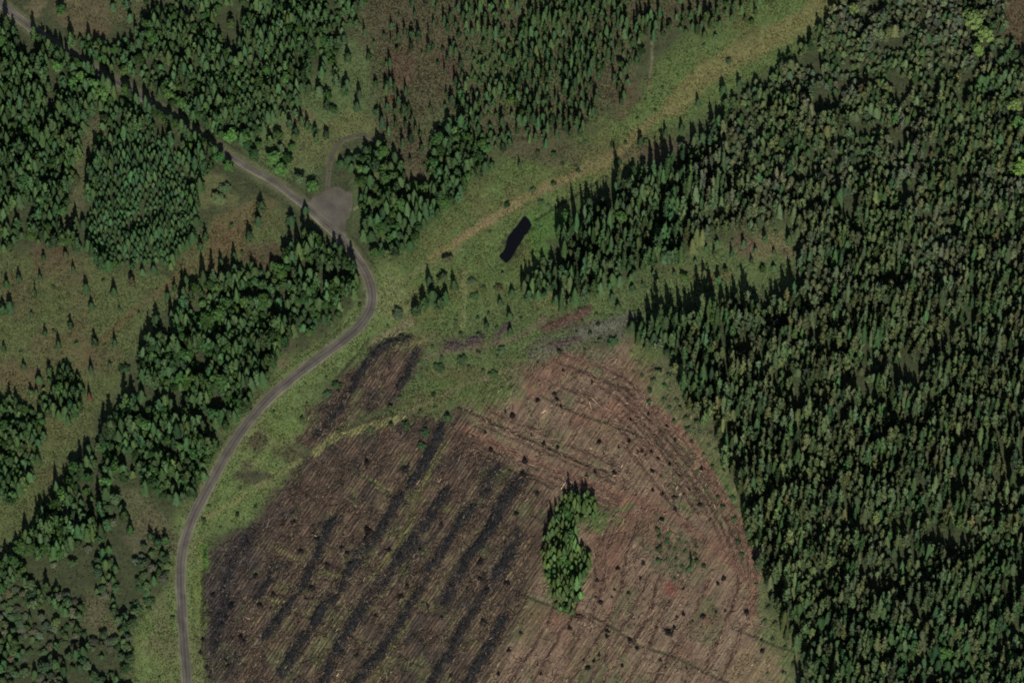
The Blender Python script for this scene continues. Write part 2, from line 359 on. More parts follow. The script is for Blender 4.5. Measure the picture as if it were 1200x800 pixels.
def cover(px, py, lines=True):
    """albedo and furrow strength of the ground at map points"""
    n = len(px)
    wx = px + (N1.fbm(px, py, 26) - .5) * 26 + (N3.fbm(px, py, 7, 2) - .5) * 7
    wy = py + (N2.fbm(px, py, 26) - .5) * 26 + (N4.fbm(px, py, 7, 2) - .5) * 7

    def m(k, r=6):
        if (k, r) not in BL:
            BL[(k, r)] = blur(M[k], r)
        return samp(BL[(k, r)], wx, wy)

    col = np.tile(np.array([.052, .062, .030]), (n, 1))                        # floor under the trees
    heathy = np.clip((N3.fbm(px, py, 60) - .42) * 5, 0, 1)
    for k in ('heath', 'heath_wood'):
        col = lerp(col, (.088, .085, .045), m(k, 10))
    col = lerp(col, (.085, .104, .043), np.maximum(m('heath_wood', 10), m('heath', 10)) * (1 - heathy) * .9)
    col = lerp(col, (.095, .10, .047), m('north_corner', 8) * .8)
    col = lerp(col, (.094, .128, .051), np.maximum(m('bushy', 8), m('copse', 8) * .6))
    col = lerp(col, (.094, .114, .045), m('meadow', 6))
    col = lerp(col, (.105, .078, .044), m('meadow', 6) * np.clip((N4.fbm(px, py, 55) - .53) * 5, 0, 1) * .5)
    col = lerp(col, (.100, .140, .047), m('ride', 8))
    col = lerp(col, (.112, .11, .045), m('ride', 8) * np.clip((N2.fbm(px, py, 40) - .46) * 5, 0, 1) * .7)
    col = lerp(col, (.120, .162, .057), m('verge', 8))
    col = lerp(col, (.145, .145, .066), m('verge', 8) * np.clip((N5.fbm(px, py, 30) - .5) * 5, 0, 1) * .6)
    col = lerp(col, (.096, .130, .050), m('between', 8))
    for g in ('glade', 'glade_b', 'glade_c'):
        col = lerp(col, (.098, .102, .05), m(g, 4))
    col = lerp(col, (.10, .078, .045), m('bare_ne', 8))
    col = lerp(col, (.08, .13, .04), m('ride_se', 2))
    bc = m('brown_cut', 6)
    col = lerp(col, (.185, .132, .090), bc)
    col = lerp(col, (.105, .112, .056), bc * np.clip((N2.fbm(px, py, 32) - .51) * 6, 0, 1) * .75)
    col = lerp(col, (.16, .085, .06), bc * np.clip((N5.fbm(px, py, 30) - .56) * 6, 0, 1) * .6)
    col = lerp(col, (.098, .132, .052), m('margin', 7) * .9)
    col = lerp(col, (.095, .145, .050), m('island', 5))
    kc = np.maximum(m('black_cut', 5), m('black_patch', 3))
    col = lerp(col, (.092, .066, .048), kc)
    col = lerp(col, (.135, .102, .064), kc * np.clip((N1.fbm(px, py, 16) - .52) * 6, 0, 1) * .6)
    col = lerp(col, (.050, .044, .038), kc * np.clip((N4.fbm(px, py, 20) - .52) * 6, 0, 1) * .7)
    col = lerp(col, (.10, .11, .05), kc * np.clip((N5.fbm(px, py, 22) - .6) * 7, 0, 1) * .6)
    col = lerp(col, (.048, .042, .042), m('black_cut', 5) * np.clip((330 - px - (py - 640) * .3) / 50, 0, 1) * .7)
    furrow = np.clip(kc * 1.0 + bc * .7, 0, 1)
    for cx, cy, rx, ry, c, s in PATCH:
        if cy < 220 and 420 < cx < 800 and c[0] < .1:
            c = (c[0], c[1] * 1.14, c[2])
        if cx < 245 and 260 < cy < 480:
            s *= .72
        d = np.hypot((wx - cx) / rx, (wy - cy) / ry) + (N5.fbm(px, py, 9, 2) - .5) * .8
        col = lerp(col, c, np.clip((1.15 - d) * 2.2, 0, 1) * s)
    if lines:
        qx = px + (N1.fbm(px, py, 9, 2) - .5) * 5
        qy = py + (N2.fbm(px, py, 9, 2) - .5) * 5
        for pts, hw, c, s in TRACK:
            d = line_dist(qx, qy, smooth_line(pts, 5), hw + 10)
            col = lerp(col, c, np.clip((hw + 3 - d) / 5, 0, 1) * s * np.clip(N3.fbm(px, py, 12) * 2 + .1, .55, 1))
        for pts, hw in RUTS:
            d = line_dist(qx, qy, pts, 8)
            w_ = np.clip(N3.fbm(px, py, 12) * 3 - .8, 0, 1)
            col = lerp(col, (.19, .125, .088), np.clip((4.2 - d) / 2, 0, 1) * w_ * .6)
            col = lerp(col, (.07, .048, .036), np.clip((hw + 1.0 - d) / 1.0, 0, 1) * np.clip(N4.fbm(px, py, 16) * 4 - 1.2, 0, 1))
        for k_, (pts, hw, lab_) in enumerate(WINDROWS[:19]):
            for e_ in (-(hw + 5), hw + 5):
                d = line_dist(qx, qy, shifted(pts, e_), 9)
                col = lerp(col, (.128, .108, .064), np.clip((3.4 - d) / 2, 0, 1) * np.clip(N5.fbm(px, py + 60 * k_, 12) * 3 - 1.1, 0, .8))
        for pts, hw, c in PALE_LINES:
            d = line_dist(qx, qy, smooth_line(pts, 5), hw + 6)
            col = lerp(col, c, np.clip((hw + 1 - d) / 1.8, 0, 1) * np.clip(N4.fbm(px, py, 10) * 2.2 - (.25 if hw < 3.3 else -.05), .1, .95))
    return col, furrow


# ------------------------------------------------------------------ materials
def new_mat(name):
    m = bpy.data.materials.new(name)
    m.use_nodes = True
    nt = m.node_tree
    nt.nodes.clear()
    return m, nt, nt.nodes, nt.links


def mul_color(nt, a, b, fac=1.0):
    n = nt.nodes.new('ShaderNodeMix')
    n.data_type = 'RGBA'
    n.blend_type = 'MULTIPLY'
    n.inputs[0].default_value = fac
    nt.links.new(a, n.inputs[6])
    nt.links.new(b, n.inputs[7])
    return n.outputs[2]


def ramp(nt, src, stops):
    r = nt.nodes.new('ShaderNodeValToRGB')
    e = r.color_ramp.elements
    while len(e) < len(stops):
        e.new(.5)
    for i, (p, v) in enumerate(stops):
        e[i].position = p
        e[i].color = (v, v, v, 1) if not isinstance(v, tuple) else (*v, 1)
    nt.links.new(src, r.inputs[0])
    return r.outputs[0]


def tinted(name, source, rough=.85, translucent=0.0, detail=2.0, lo=.7, hi=1.3, spec=.15):
    """surface whose colour is the thing's own tint ('object' colour or a 'tint' attribute) broken up by noise in space"""
    m, nt, N, L = new_mat(name)
    if source == 'object':
        s = N.new('ShaderNodeObjectInfo').outputs['Color']
    else:
        a = N.new('ShaderNodeAttribute')
        a.attribute_name = 'tint'
        s = a.outputs['Color']
    geo = N.new('ShaderNodeNewGeometry')
    nz = N.new('ShaderNodeTexNoise')
    nz.inputs['Scale'].default_value = detail
    nz.inputs['Detail'].default_value = 3
    L.new(geo.outputs['Position'], nz.inputs['Vector'])
    c = mul_color(nt, s, ramp(nt, nz.outputs['Fac'], [(.3, lo), (.7, hi)]))
    b = N.new('ShaderNodeBsdfPrincipled')
    b.inputs['Roughness'].default_value = rough
    b.inputs['Specular IOR Level'].default_value = spec
    L.new(c, b.inputs['Base Color'])
    out = N.new('ShaderNodeOutputMaterial')
    if translucent > 0:
        t = N.new('ShaderNodeBsdfTranslucent')
        L.new(c, t.inputs['Color'])
        mx = N.new('ShaderNodeMixShader')
        mx.inputs[0].default_value = translucent
        L.new(b.outputs[0], mx.inputs[1])
        L.new(t.outputs[0], mx.inputs[2])
        L.new(mx.outputs[0], out.inputs['Surface'])
    else:
        L.new(b.outputs[0], out.inputs['Surface'])
    return m


MAT_LEAF_O = tinted('foliage', 'object', translucent=.12)
MAT_LEAF_A = tinted('foliage_of_mass', 'tint', translucent=.12)
MAT_TWIG_A = tinted('dead_branches', 'tint', rough=.9, detail=3.0, lo=.6, hi=1.4, spec=.1)
MAT_GRASS_A = tinted('grass_blades', 'tint', translucent=.2, detail=1.5, lo=.85, hi=1.15)
MAT_STUMP = tinted('weathered_stump', 'object', rough=.95, detail=5.0, lo=.6, hi=1.3, spec=.05)


def bark_mat():
    m, nt, N, L = new_mat('bark')
    geo = N.new('ShaderNodeNewGeometry')
    nz = N.new('ShaderNodeTexNoise')
    nz.inputs['Scale'].default_value = 6
    L.new(geo.outputs['Position'], nz.inputs['Vector'])
    b = N.new('ShaderNodeBsdfPrincipled')
    b.inputs['Roughness'].default_value = .95
    L.new(ramp(nt, nz.outputs['Fac'], [(.3, (.05, .04, .032)), (.7, (.13, .105, .085))]), b.inputs['Base Color'])
    out = N.new('ShaderNodeOutputMaterial')
    L.new(b.outputs[0], out.inputs['Surface'])
    return m


MAT_BARK = bark_mat()


def ground_mat():
    m, nt, N, L = new_mat('ground_cover')
    geo = N.new('ShaderNodeNewGeometry')
    at = N.new('ShaderNodeAttribute')
    at.attribute_name = 'albedo'
    fu = N.new('ShaderNodeAttribute')
    fu.attribute_name = 'furrow'
    c = at.outputs['Color']

    def noise(scale, detail, rough=.6):
        n = N.new('ShaderNodeTexNoise')
        n.inputs['Scale'].default_value = scale
        n.inputs['Detail'].default_value = detail
        n.inputs['Roughness'].default_value = rough
        L.new(geo.outputs['Position'], n.inputs['Vector'])
        return n.outputs['Fac']
    fine = noise(.9, 5, .7)
    mid = noise(.22, 4)
    c = mul_color(nt, c, ramp(nt, fine, [(.3, .62), (.7, 1.38)]))
    c = mul_color(nt, c, ramp(nt, mid, [(.3, (.84, .82, .86)), (.7, (1.16, 1.18, 1.12))]))
    # plough lines and wheel rows of the felled land
    def streak(rot, across, along, seed):
        mp = N.new('ShaderNodeMapping')
        mp.inputs['Rotation'].default_value = (0, 0, math.radians(rot))
        L.new(geo.outputs['Position'], mp.inputs['Vector'])
        sc = N.new('ShaderNodeVectorMath')
        sc.operation = 'MULTIPLY'
        sc.inputs[1].default_value = (across, along, 1)
        L.new(mp.outputs[0], sc.inputs[0])
        n = N.new('ShaderNodeTexNoise')
        n.inputs['Scale'].default_value = 1
        n.inputs['Detail'].default_value = 4
        n.inputs['Roughness'].default_value = .65
        n.inputs['Distortion'].default_value = .1
        ofs = N.new('ShaderNodeVectorMath')
        ofs.inputs[1].default_value = (seed, seed * 2, 0)
        L.new(sc.outputs[0], ofs.inputs[0])
        L.new(ofs.outputs[0], n.inputs['Vector'])
        return n.outputs['Fac']
    fur = streak(32, .85, .055, 3)
    stripe = ramp(nt, fur, [(.34, (.42, .41, .42)), (.5, (.95, .94, .93)), (.66, (1.65, 1.55, 1.42))])
    mpw = N.new('ShaderNodeMapping')
    mpw.inputs['Rotation'].default_value = (0, 0, math.radians(32))
    L.new(geo.outputs['Position'], mpw.inputs['Vector'])
    wv = N.new('ShaderNodeTexWave')
    wv.bands_direction = 'X'
    wv.inputs['Scale'].default_value = .205
    wv.inputs['Distortion'].default_value = 2.8
    wv.inputs['Detail'].default_value = 2
    wv.inputs['Detail Scale'].default_value = .35
    L.new(mpw.outputs[0], wv.inputs['Vector'])
    f3 = N.new('ShaderNodeMath')
    f3.operation = 'POWER'
    f3.inputs[1].default_value = 3
    L.new(fu.outputs['Fac'], f3.inputs[0])
    mixw = N.new('ShaderNodeMix')
    mixw.data_type = 'RGBA'
    mixw.inputs[6].default_value = (1, 1, 1, 1)
    L.new(f3.outputs[0], mixw.inputs[0])
    L.new(ramp(nt, wv.outputs['Fac'], [(.15, .70), (.85, 1.22)]), mixw.inputs[7])
    c = mul_color(nt, c, mixw.outputs[2])
    mixs = N.new('ShaderNodeMix')
    mixs.data_type = 'RGBA'
    mixs.inputs[6].default_value = (1, 1, 1, 1)
    L.new(fu.outputs['Fac'], mixs.inputs[0])
    L.new(stripe, mixs.inputs[7])
    c = mul_color(nt, c, mixs.outputs[2])
    hgt = N.new('ShaderNodeMath')
    hgt.operation = 'MULTIPLY'
    L.new(fur, hgt.inputs[0])
    L.new(fu.outputs['Fac'], hgt.inputs[1])
    add = N.new('ShaderNodeMath')
    add.operation = 'ADD'
    L.new(hgt.outputs[0], add.inputs[0])
    L.new(fine, add.inputs[1])
    bp = N.new('ShaderNodeBump')
    bp.inputs['Strength'].default_value = .45
    bp.inputs['Distance'].default_value = .35
    L.new(add.outputs[0], bp.inputs['Height'])
    b = N.new('ShaderNodeBsdfPrincipled')
    b.inputs['Roughness'].default_value = .95
    b.inputs['Specular IOR Level'].default_value = .1
    L.new(c, b.inputs['Base Color'])
    L.new(bp.outputs[0], b.inputs['Normal'])
    out = N.new('ShaderNodeOutputMaterial')
    L.new(b.outputs[0], out.inputs['Surface'])
    return m


def road_mat():
    m, nt, N, L = new_mat('gravel_surface')
    at = N.new('ShaderNodeAttribute')
    at.attribute_name = 'tint'
    geo = N.new('ShaderNodeNewGeometry')
    n = N.new('ShaderNodeTexNoise')
    n.inputs['Scale'].default_value = 1.4
    n.inputs['Detail'].default_value = 6
    n.inputs['Roughness'].default_value = .7
    L.new(geo.outputs['Position'], n.inputs['Vector'])
    n2 = N.new('ShaderNodeTexNoise')
    n2.inputs['Scale'].default_value = .16
    n2.inputs['Detail'].default_value = 3
    L.new(geo.outputs['Position'], n2.inputs['Vector'])
    c = mul_color(nt, at.outputs['Color'], ramp(nt, n.outputs['Fac'], [(.3, .8), (.7, 1.2)]))
    c = mul_color(nt, c, ramp(nt, n2.outputs['Fac'], [(.3, .74), (.7, 1.24)]))
    b = N.new('ShaderNodeBsdfPrincipled')
    b.inputs['Roughness'].default_value = .95
    b.inputs['Specular IOR Level'].default_value = .1
    L.new(c, b.inputs['Base Color'])
    bp = N.new('ShaderNodeBump')
    bp.inputs['Strength'].default_value = .4
    bp.inputs['Distance'].default_value = .08
    L.new(n.outputs['Fac'], bp.inputs['Height'])
    L.new(bp.outputs[0], b.inputs['Normal'])
    out = N.new('ShaderNodeOutputMaterial')
    L.new(b.outputs[0], out.inputs['Surface'])
    return m


def water_mat():
    m, nt, N, L = new_mat('peaty_water')
    geo = N.new('ShaderNodeNewGeometry')
    n = N.new('ShaderNodeTexNoise')
    n.inputs['Scale'].default_value = 1.5
    L.new(geo.outputs['Position'], n.inputs['Vector'])
    b = N.new('ShaderNodeBsdfPrincipled')
    b.inputs['Base Color'].default_value = (.004, .004, .005, 1)
    b.inputs['Roughness'].default_value = .12
    bp = N.new('ShaderNodeBump')
    bp.inputs['Strength'].default_value = .08
    bp.inputs['Distance'].default_value = .05
    L.new(n.outputs['Fac'], bp.inputs['Height'])
    L.new(bp.outputs[0], b.inputs['Normal'])
    out = N.new('ShaderNodeOutputMaterial')
    L.new(b.outputs[0], out.inputs['Surface'])
    return m


# ------------------------------------------------------------------ mesh helpers
def quad_mesh(name, verts, quads, mats, tint=None, smooth=False, mat_index=None):
    """a mesh from numpy arrays (n,3) and (f,4)"""
    me = bpy.data.meshes.new(name)
    nv, nf = len(verts), len(quads)
    me.vertices.add(nv)
    me.vertices.foreach_set('co', np.asarray(verts, np.float32).ravel())
    me.loops.add(nf * 4)
    me.loops.foreach_set('vertex_index', np.asarray(quads, np.int32).ravel())
    me.polygons.add(nf)
    me.polygons.foreach_set('loop_start', np.arange(0, nf * 4, 4, dtype=np.int32))
    me.polygons.foreach_set('loop_total', np.full(nf, 4, np.int32))
    if smooth:
        me.polygons.foreach_set('use_smooth', np.ones(nf, bool))
    for m in mats:
        me.materials.append(m)
    if mat_index is not None:
        me.polygons.foreach_set('material_index', np.asarray(mat_index, np.int32))
    me.update(calc_edges=True)
    if tint is not None:
        a = me.attributes.new('tint', 'FLOAT_COLOR', 'POINT')
        c = np.ones((nv, 4), np.float32)
        c[:, :3] = tint
        a.data.foreach_set('color', c.ravel())
    return me


def link(name, me, parent=None, loc=None):
    o = bpy.data.objects.new(name, me)
    COL.objects.link(o)
    if parent is not None:
        o.parent = parent
    if loc is not None:
        o.location = loc
    return o


def tag(o, label=None, cat=None, group=None, kind=None):
    if label:
        assert 4 <= len(label.split()) <= 16, label
        o['label'] = label
    if cat:
        o['category'] = cat
    if group:
        o['group'] = group
    if kind:
        o['kind'] = kind
    return o


class MB:
    def __init__(self):
        self.v, self.f, self.n = [], [], 0

    def add(self, v, f):
        v = np.asarray(v, float)
        self.v.append(v)
        self.f.append(np.asarray(f, int) + self.n)
        self.n += len(v)

    def arrays(self):
        return np.vstack(self.v), np.vstack(self.f)

    def tube(self, pts, radii, n=6):
        pts = np.asarray(pts, float)
        ring = []
        for i, p in enumerate(pts):
            d = pts[min(i + 1, len(pts) - 1)] - pts[max(i - 1, 0)]
            d /= np.linalg.norm(d) + 1e-9
            a = np.cross(d, (0, 0, 1) if abs(d[2]) < .9 else (1, 0, 0))
            a /= np.linalg.norm(a)
            b = np.cross(d, a)
            t = np.arange(n) * 2 * math.pi / n
            ring.append(p + radii[i] * (np.cos(t)[:, None] * a + np.sin(t)[:, None] * b))
        f = []
        for i in range(len(pts) - 1):
            for k in range(n):
                k2 = (k + 1) % n
                f.append((i * n + k, i * n + k2, (i + 1) * n + k2, (i + 1) * n + k))
        if n == 6:
            e = (len(pts) - 1) * n
            f += [(e, e + 1, e + 2, e + 3), (e, e + 3, e + 4, e + 5)]
        self.add(np.vstack(ring), f)


# ------------------------------------------------------------------ trees (unit models: height 1, crown radius 1; scaled per tree)
def unit_trunk(top=.9, base=.11, limbs=0, seed=0, lean=.03):
    r = np.random.default_rng(seed)
    b = MB()
    pts = [(0, 0, -.03), (lean * .3, 0, top * .35), (lean, lean, top * .7), (lean, lean * 1.4, top)]
    b.tube(pts, [base, base * .72, base * .42, base * .12])
    for _ in range(limbs):
        z = r.uniform(.35, .8)
        a = r.uniform(0, 2 * math.pi)
        l = r.uniform(.3, .62)
        c, s = math.cos(a), math.sin(a)
        b.tube([(0, 0, z), (c * l * .5, s * l * .5, z + .06), (c * l, s * l, z + .11)], [base * .35, base * .22, base * .08])
    return b.arrays()


def unit_spruce(seed, tiers=9, arms=9, droop=.05, z0=.06, power=.58):
    """layered drooping branch sprays round a thin core, pointed top"""
    r = np.random.default_rng(seed)
    b = MB()
    t = np.arange(7) * 2 * math.pi / 7
    prof = [(z0, .55), (.35, .60), (.68, .40), (.97, .06)]
    vs = np.vstack([np.c_[np.cos(t) * rr * r.uniform(.8, 1.15, 7), np.sin(t) * rr * r.uniform(.8, 1.15, 7), np.full(7, zz)] for zz, rr in prof])
    fs = [(i * 7 + k, i * 7 + (k + 1) % 7, (i + 1) * 7 + (k + 1) % 7, (i + 1) * 7 + k) for i in range(3) for k in range(7)]
    b.add(vs, fs)
    ph, am = r.uniform(0, 6.28, 2), r.uniform(.08, .24)
    for i in range(tiers):
        u = (i + r.uniform(-.2, .2)) / (tiers - 1)
        z = z0 + .04 + u * (.95 - z0)
        R = max(.06, (1 - (z - z0) / (1.02 - z0)) ** power)
        n = max(4, int(arms * (.55 + .45 * R)))
        a0 = r.uniform(0, 6.28)
        for k in range(n):
            if r.random() < .07:
                continue
            a = a0 + 2 * math.pi * (k + r.uniform(-.25, .25)) / n
            l = R * r.uniform(.62, 1.22) * (1 + am * math.sin(a + ph[0]) + am * math.sin(2 * a + ph[1] + 3 * z))
            w = R * 2.4 / n * r.uniform(.8, 1.35) + .03
            c, s = math.cos(a), math.sin(a)
            zi = z + .035 + .03 * R
            zt = z - droop * R * r.uniform(.5, 1.6)
            m = .55 * l
            zm = z + .01
            b.add([(c * .05, s * .05, zi), (c * m - s * w, s * m + c * w, zm - .01), (c * l, s * l, zt), (c * m + s * w, s * m - c * w, zm - .01)], [(0, 1, 2, 3)])
    return b.arrays()


def leafy(seed, lobes, n, size, core=.72):
    """leaf clumps spread through several uneven lobes (each a centre and three radii)"""
    r = np.random.default_rng(seed)
    b = MB()
    vol = np.array([l[3] * l[4] * l[5] for l in lobes]) ** .66
    t = np.arange(6) * 2 * math.pi / 6
    for l in lobes:                                                   # inner twiggy body
        zz = [-.92, -.35, .35, .92]
        vs = []
        for q in zz:
            rr = math.sqrt(max(0, 1 - q * q)) * core
            k = r.uniform(.75, 1.15, 6)
            vs.append(np.c_[l[0] + np.cos(t) * rr * l[3] * k, l[1] + np.sin(t) * rr * l[4] * k, np.full(6, l[2] + q * l[5] * core)])
        fs = [(i * 6 + k, i * 6 + (k + 1) % 6, (i + 1) * 6 + (k + 1) % 6, (i + 1) * 6 + k) for i in range(3) for k in range(6)]
        fs += [(18, 19, 20, 21), (18, 21, 22, 23)]
        b.add(np.vstack(vs), fs)
    which = r.choice(len(lobes), n, p=vol / vol.sum())
    for w in which:
        l = lobes[w]
        d = r.normal(size=3)
        d /= np.linalg.norm(d)
        if d[2] < -.5:
            d[2] *= -1
        rad = r.uniform(.62, 1.08)
        c = np.array(l[:3]) + d * np.array(l[3:]) * rad
        nrm = d + r.normal(size=3) * .55
        nrm /= np.linalg.norm(nrm)
        a = np.cross(nrm, r.normal(size=3))
        a /= np.linalg.norm(a)
        e = np.cross(nrm, a)
        s = size * r.uniform(.6, 1.35)
        a *= s
        e *= s * r.uniform(.6, 1)
        k = np.array([1, 1, .32])                                     # unit models are squeezed in z
        b.add([c - a * k, c + e * .8 * k, c + a * 1.1 * k, c - e * k], [(0, 1, 2, 3)])
    return b.arrays()


def unit_pine(seed):
    r = np.random.default_rng(seed)
    b = r.uniform(-.12, .12, 4)
    lobes = [(b[0], b[1], .36, .78, .78, .24), (b[2], b[3], .60, .64, .64, .22), (b[1], b[0], .82, .42, .42, .18)]
    for _ in range(4):
        a = r.uniform(0, 6.28)
        lobes.append((math.cos(a) * .5, math.sin(a) * .5, r.uniform(.25, .7), .4, .4, .12))
    return leafy(seed, lobes, 190, .24, .66)


def unit_fir(seed):
    r = np.random.default_rng(seed)
    lobes = []
    for z, q, t in ((.20, .80, .18), (.44, .66, .18), (.66, .46, .16), (.84, .27, .14)):
        lobes.append((r.uniform(-.12, .12), r.uniform(-.12, .12), z, q * r.uniform(.85, 1.15), q * r.uniform(.85, 1.15), t))
    for _ in range(4):
        a = r.uniform(0, 6.28)
        z = r.uniform(.15, .5)
        lobes.append((math.cos(a) * .5 * (1.2 - z), math.sin(a) * .5 * (1.2 - z), z, .36, .36, .10))
    return leafy(seed, lobes, 170, .25, .66)


def unit_broad(seed):
    r = np.random.default_rng(seed)
    lobes = [(0, 0, .62, .66, .66, .32)]
    for i in range(6):
        a = i * 1.05 + r.uniform(-.4, .4)
        q = r.uniform(.36, .58)
        lobes.append((math.cos(a) * q, math.sin(a) * q, r.uniform(.42, .78), r.uniform(.34, .5), r.uniform(.34, .5), r.uniform(.15, .22)))
    return leafy(seed, lobes, 210, .19)


def unit_shrub(seed):
    r = np.random.default_rng(seed)
    lobes = [(0, 0, .4, .7, .7, .45)]
    for i in range(4):
        a = i * 1.57 + r.uniform(-.5, .5)
        lobes.append((math.cos(a) * .5, math.sin(a) * .5, r.uniform(.25, .5), .45, .45, .35))
    return leafy(seed, lobes, 70, .27)


def unit_stump(seed):
    """short broken stump on a flared root plate with stubs of roots"""
    r = np.random.default_rng(seed)
    b = MB()
    n = 9
    t = np.arange(n) * 2 * math.pi / n
    vs = []
    for z, rr in ((-.1, 1.0), (.12, .8), (.35, .5), (.75, .42), (1.0, .40), (.93, .18)):
        k = r.uniform(.75, 1.25, n) if rr > .45 else r.uniform(.9, 1.1, n)
        zz = z + (r.uniform(-.12, .12, n) if z > .7 else 0)
        vs.append(np.c_[np.cos(t) * rr * k, np.sin(t) * rr * k, np.broadcast_to(zz, n)])
    fs = [(i * n + k, i * n + (k + 1) % n, (i + 1) * n + (k + 1) % n, (i + 1) * n + k) for i in range(5) for k in range(n)]
    b.add(np.vstack(vs), fs)
    for _ in range(6):
        a = r.uniform(0, 6.28)
        c, s = math.cos(a), math.sin(a)
        l = r.uniform(1.0, 1.6)
        b.tube([(c * .4, s * .4, .3), (c * .8, s * .8, .22 + r.uniform(0, .25)), (c * l, s * l, r.uniform(-.05, .35))], [.16, .12, .04], 6)
    return b.arrays()


MODELS = {
    'spruce_tree': [unit_spruce(s, tiers=8 + s % 3, arms=8 + s % 2, droop=.03 + .01 * s, power=(.42, .55, .7, .5, .62, .8, .46)[s]) for s in range(7)] + [unit_fir(160 + s) for s in range(6)],
    'young_spruce': [unit_spruce(20 + s, tiers=7, arms=8, power=.55, z0=.03) for s in range(4)],
    'larch_tree': [unit_spruce(40 + s, tiers=9, arms=8, droop=.02, power=.75) for s in range(4)],
    'fir_tree': [unit_fir(60 + s) for s in range(6)] + [unit_pine(70 + s) for s in range(2)] + [unit_spruce(300 + s, tiers=9, arms=9, power=.55) for s in range(2)],
    'broadleaf_tree': [unit_broad(80 + s) for s in range(5)],
    'shrub': [unit_shrub(100 + s) for s in range(4)],
}
TRUNKS = {
    'spruce_tree': unit_trunk(.93, .085, 0, 1), 'young_spruce': unit_trunk(.9, .07, 0, 2), 'larch_tree': unit_trunk(.93, .08, 0, 3),
    'fir_tree': unit_trunk(.85, .10, 4, 4), 'broadleaf_tree': unit_trunk(.7, .075, 7, 5),
}

# ------------------------------------------------------------------ where the trees stand
taken = {}
CELL = 12.0


def free(x, y, s):
    cx, cy = int(x // CELL), int(y // CELL)
    for i in (-1, 0, 1):
        for j in (-1, 0, 1):
            for (a, b_, r_) in taken.get((cx + i, cy + j), ()):
                if (a - x) ** 2 + (b_ - y) ** 2 < (min(s, r_) if r_ < s * .6 else (s + r_) * .5) ** 2:
                    return False
    return True


def take(x, y, s):
    taken.setdefault((int(x // CELL), int(y // CELL)), []).append((x, y, s))


road_line = smooth_line(ROAD, 6)
spur_line = smooth_line(SPUR, 6)
gravel_mask = poly_mask(GRAVEL)
pond_mask = blur(poly_mask(POND), 4)


def keep_clear(x, y, lean=6):
    """no trunk on the road, the gravel or the pond"""
    x = np.asarray(x, float)
    y = np.asarray(y, float)
    ok = line_dist(x, y, road_line, 14) > np.where((x < 275) & (y < 190), 6.5, 9)
    ok &= line_dist(x, y, spur_line, 8) > 5
    ok &= (samp(gravel_mask, x, y) < .3) & (samp(pond_mask, x, y) < .25)
    return ok


TREES = []          # dicts


def add_tree(kind, px, py, h, r, tint, zone, lone=None, edge=False):
    x, y = p2w(px, py)
    TREES.append(dict(kind=kind, px=px, py=py, x=float(x), y=float(y), h=h, r=r, tint=tuple(float(max(.008, c)) for c in tint), zone=zone, lone=lone, edge=edge,
                      rot=float(rng.uniform(0, 6.28)), var=int(rng.integers(0, 1000))))


SPR = np.array([.052, .098, .034])
SPR_D = np.array([.040, .076, .030])
PIN = np.array([.084, .119, .047])
GRY = np.array([.105, .118, .072])
YNG = np.array([.048, .096, .036])
LAR = np.array([.090, .150, .046])
BRO = np.array([.074, .156, .040])
OLV = np.array([.068, .112, .046])
RUST = np.array([.10, .055, .032])


def jit(c, a=.24):
    k = 1 + rng.normal() * a
    w = rng.normal() * a * .35
    return np.array(c) * np.clip(k, .5, 1.7) * (1 + rng.normal(size=3) * .05) * np.array([1 + w, 1, 1 - w * .6])


